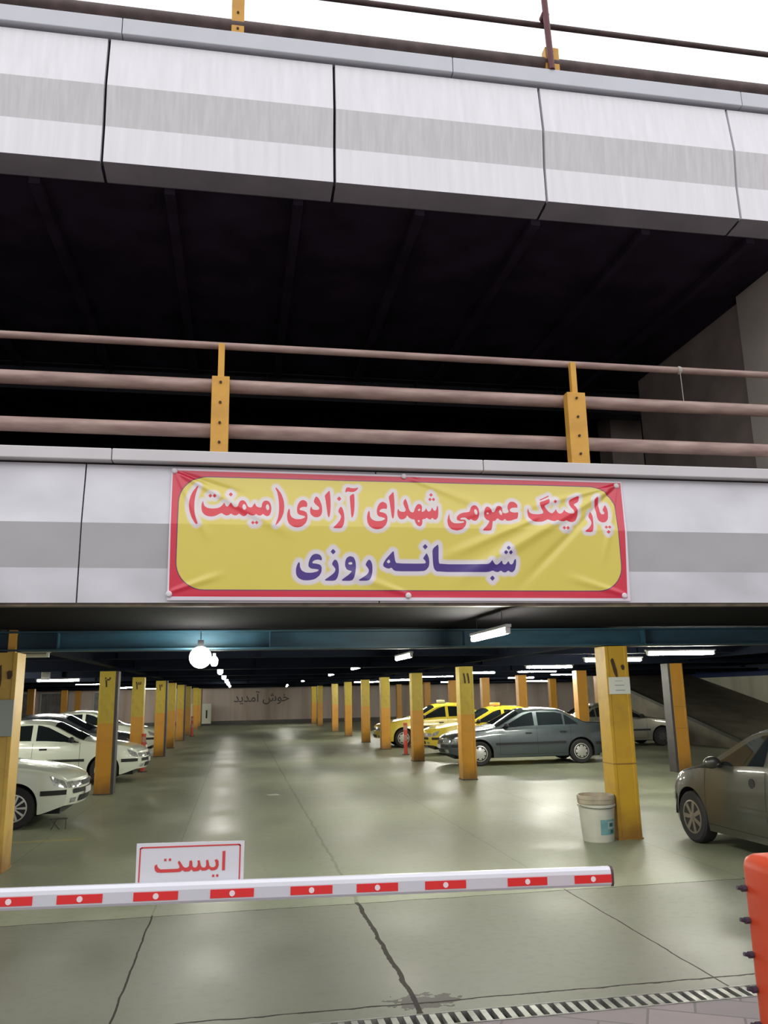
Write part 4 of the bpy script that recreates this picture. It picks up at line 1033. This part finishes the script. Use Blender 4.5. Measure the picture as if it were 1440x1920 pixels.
def paint(name,col,rough=.28,metal=0,coat=.8): return mat(name,col,rough,metal,coat=coat)
P_white=paint('white_car_paint',(.70,.74,.62)); P_blue=paint('blue_grey_metallic',(.062,.080,.088),.3,.35)
P_yel=paint('taxi_yellow',(.66,.52,.035)); P_dark=paint('dark_car_paint',(.03,.035,.045)); P_green=paint('dark_olive_grey_metallic',(.062,.060,.047),.32,.35)
P_silver=paint('dull_silver_paint',(.20,.19,.15),.35,.4)
# nose pointing right (+X): rz=0 ; nose pointing left: rz=pi
make_car('sedan','nearest white sedan at the far left, only its front half beside the edge column',-2.20-2.09,13.45,0,P_white,scale=.95,wheelstyle='multi',moulding=P_white)
make_car('sedan','second white sedan behind the nearest one, side windows and windscreen in view',-1.93-2.09,19.45,math.radians(1),P_white,scale=.955)
make_car('sedan','dark car half hidden behind left column number two',-2.45-2.2,23.9,0,P_dark)
make_car('sedan','white car farther back between left columns number three and four',-2.4-2.2,28.6,0,P_white)
make_car('sedan','blue-grey sedan parked side-on behind column number eleven',4.98+2.1,20.45,PI-math.radians(3.5),P_blue,scale=.955)
make_car('sedan','nearer yellow taxi with an orange roof sign, behind the blue sedan',5.30+2.1,24.0,PI-math.radians(2),P_yel,scale=.955,stripe=M_black,taxi=mat('orange_roof_sign',(.85,.30,.04),.35))
make_car('sedan','farther yellow taxi with a pale roof sign and black stripe',4.55+2.2,28.1,PI-math.radians(2),P_yel,stripe=M_black,taxi=mat('pale_roof_sign',(.55,.50,.32),.4),bumper=P_yel)
make_car('sedan','dull silver car behind column number ten, its nose pointing right',13.95-2.09,25.2,0,P_silver,scale=.95,hubm=M_grey)
make_car('hatch','dark olive-grey hatchback at the right edge, seen from its left side',6.04,8.17,math.radians(91.5),P_green,scale=.965,wheelstyle='seven',hubm=mat('dull_alloy',(.24,.21,.17),.4,.4),moulding=P_green,bumper=P_green)
# dark tyre-like stand under the nearest car's nose
GROUPS={'steel_column':'yellow steel columns carrying the deck','fluorescent_light':'fluorescent tubes hung under the deck','pendant_lamp':'small lamps in a line over the left side of the aisle',
 'bollard':'red posts beside the columns','metal_shutter':'metal shutters in the back wall','guard_rail':'pipe rails of the upper level railing','roof_rail':'pipe rails on the roof edge','railing_post':'yellow railing posts','car':'cars parked on both sides of the aisle'}
for o in COL.objects:
    if o.parent is None and o.name.split('.')[0] in GROUPS: o['group']=GROUPS[o.name.split('.')[0]]
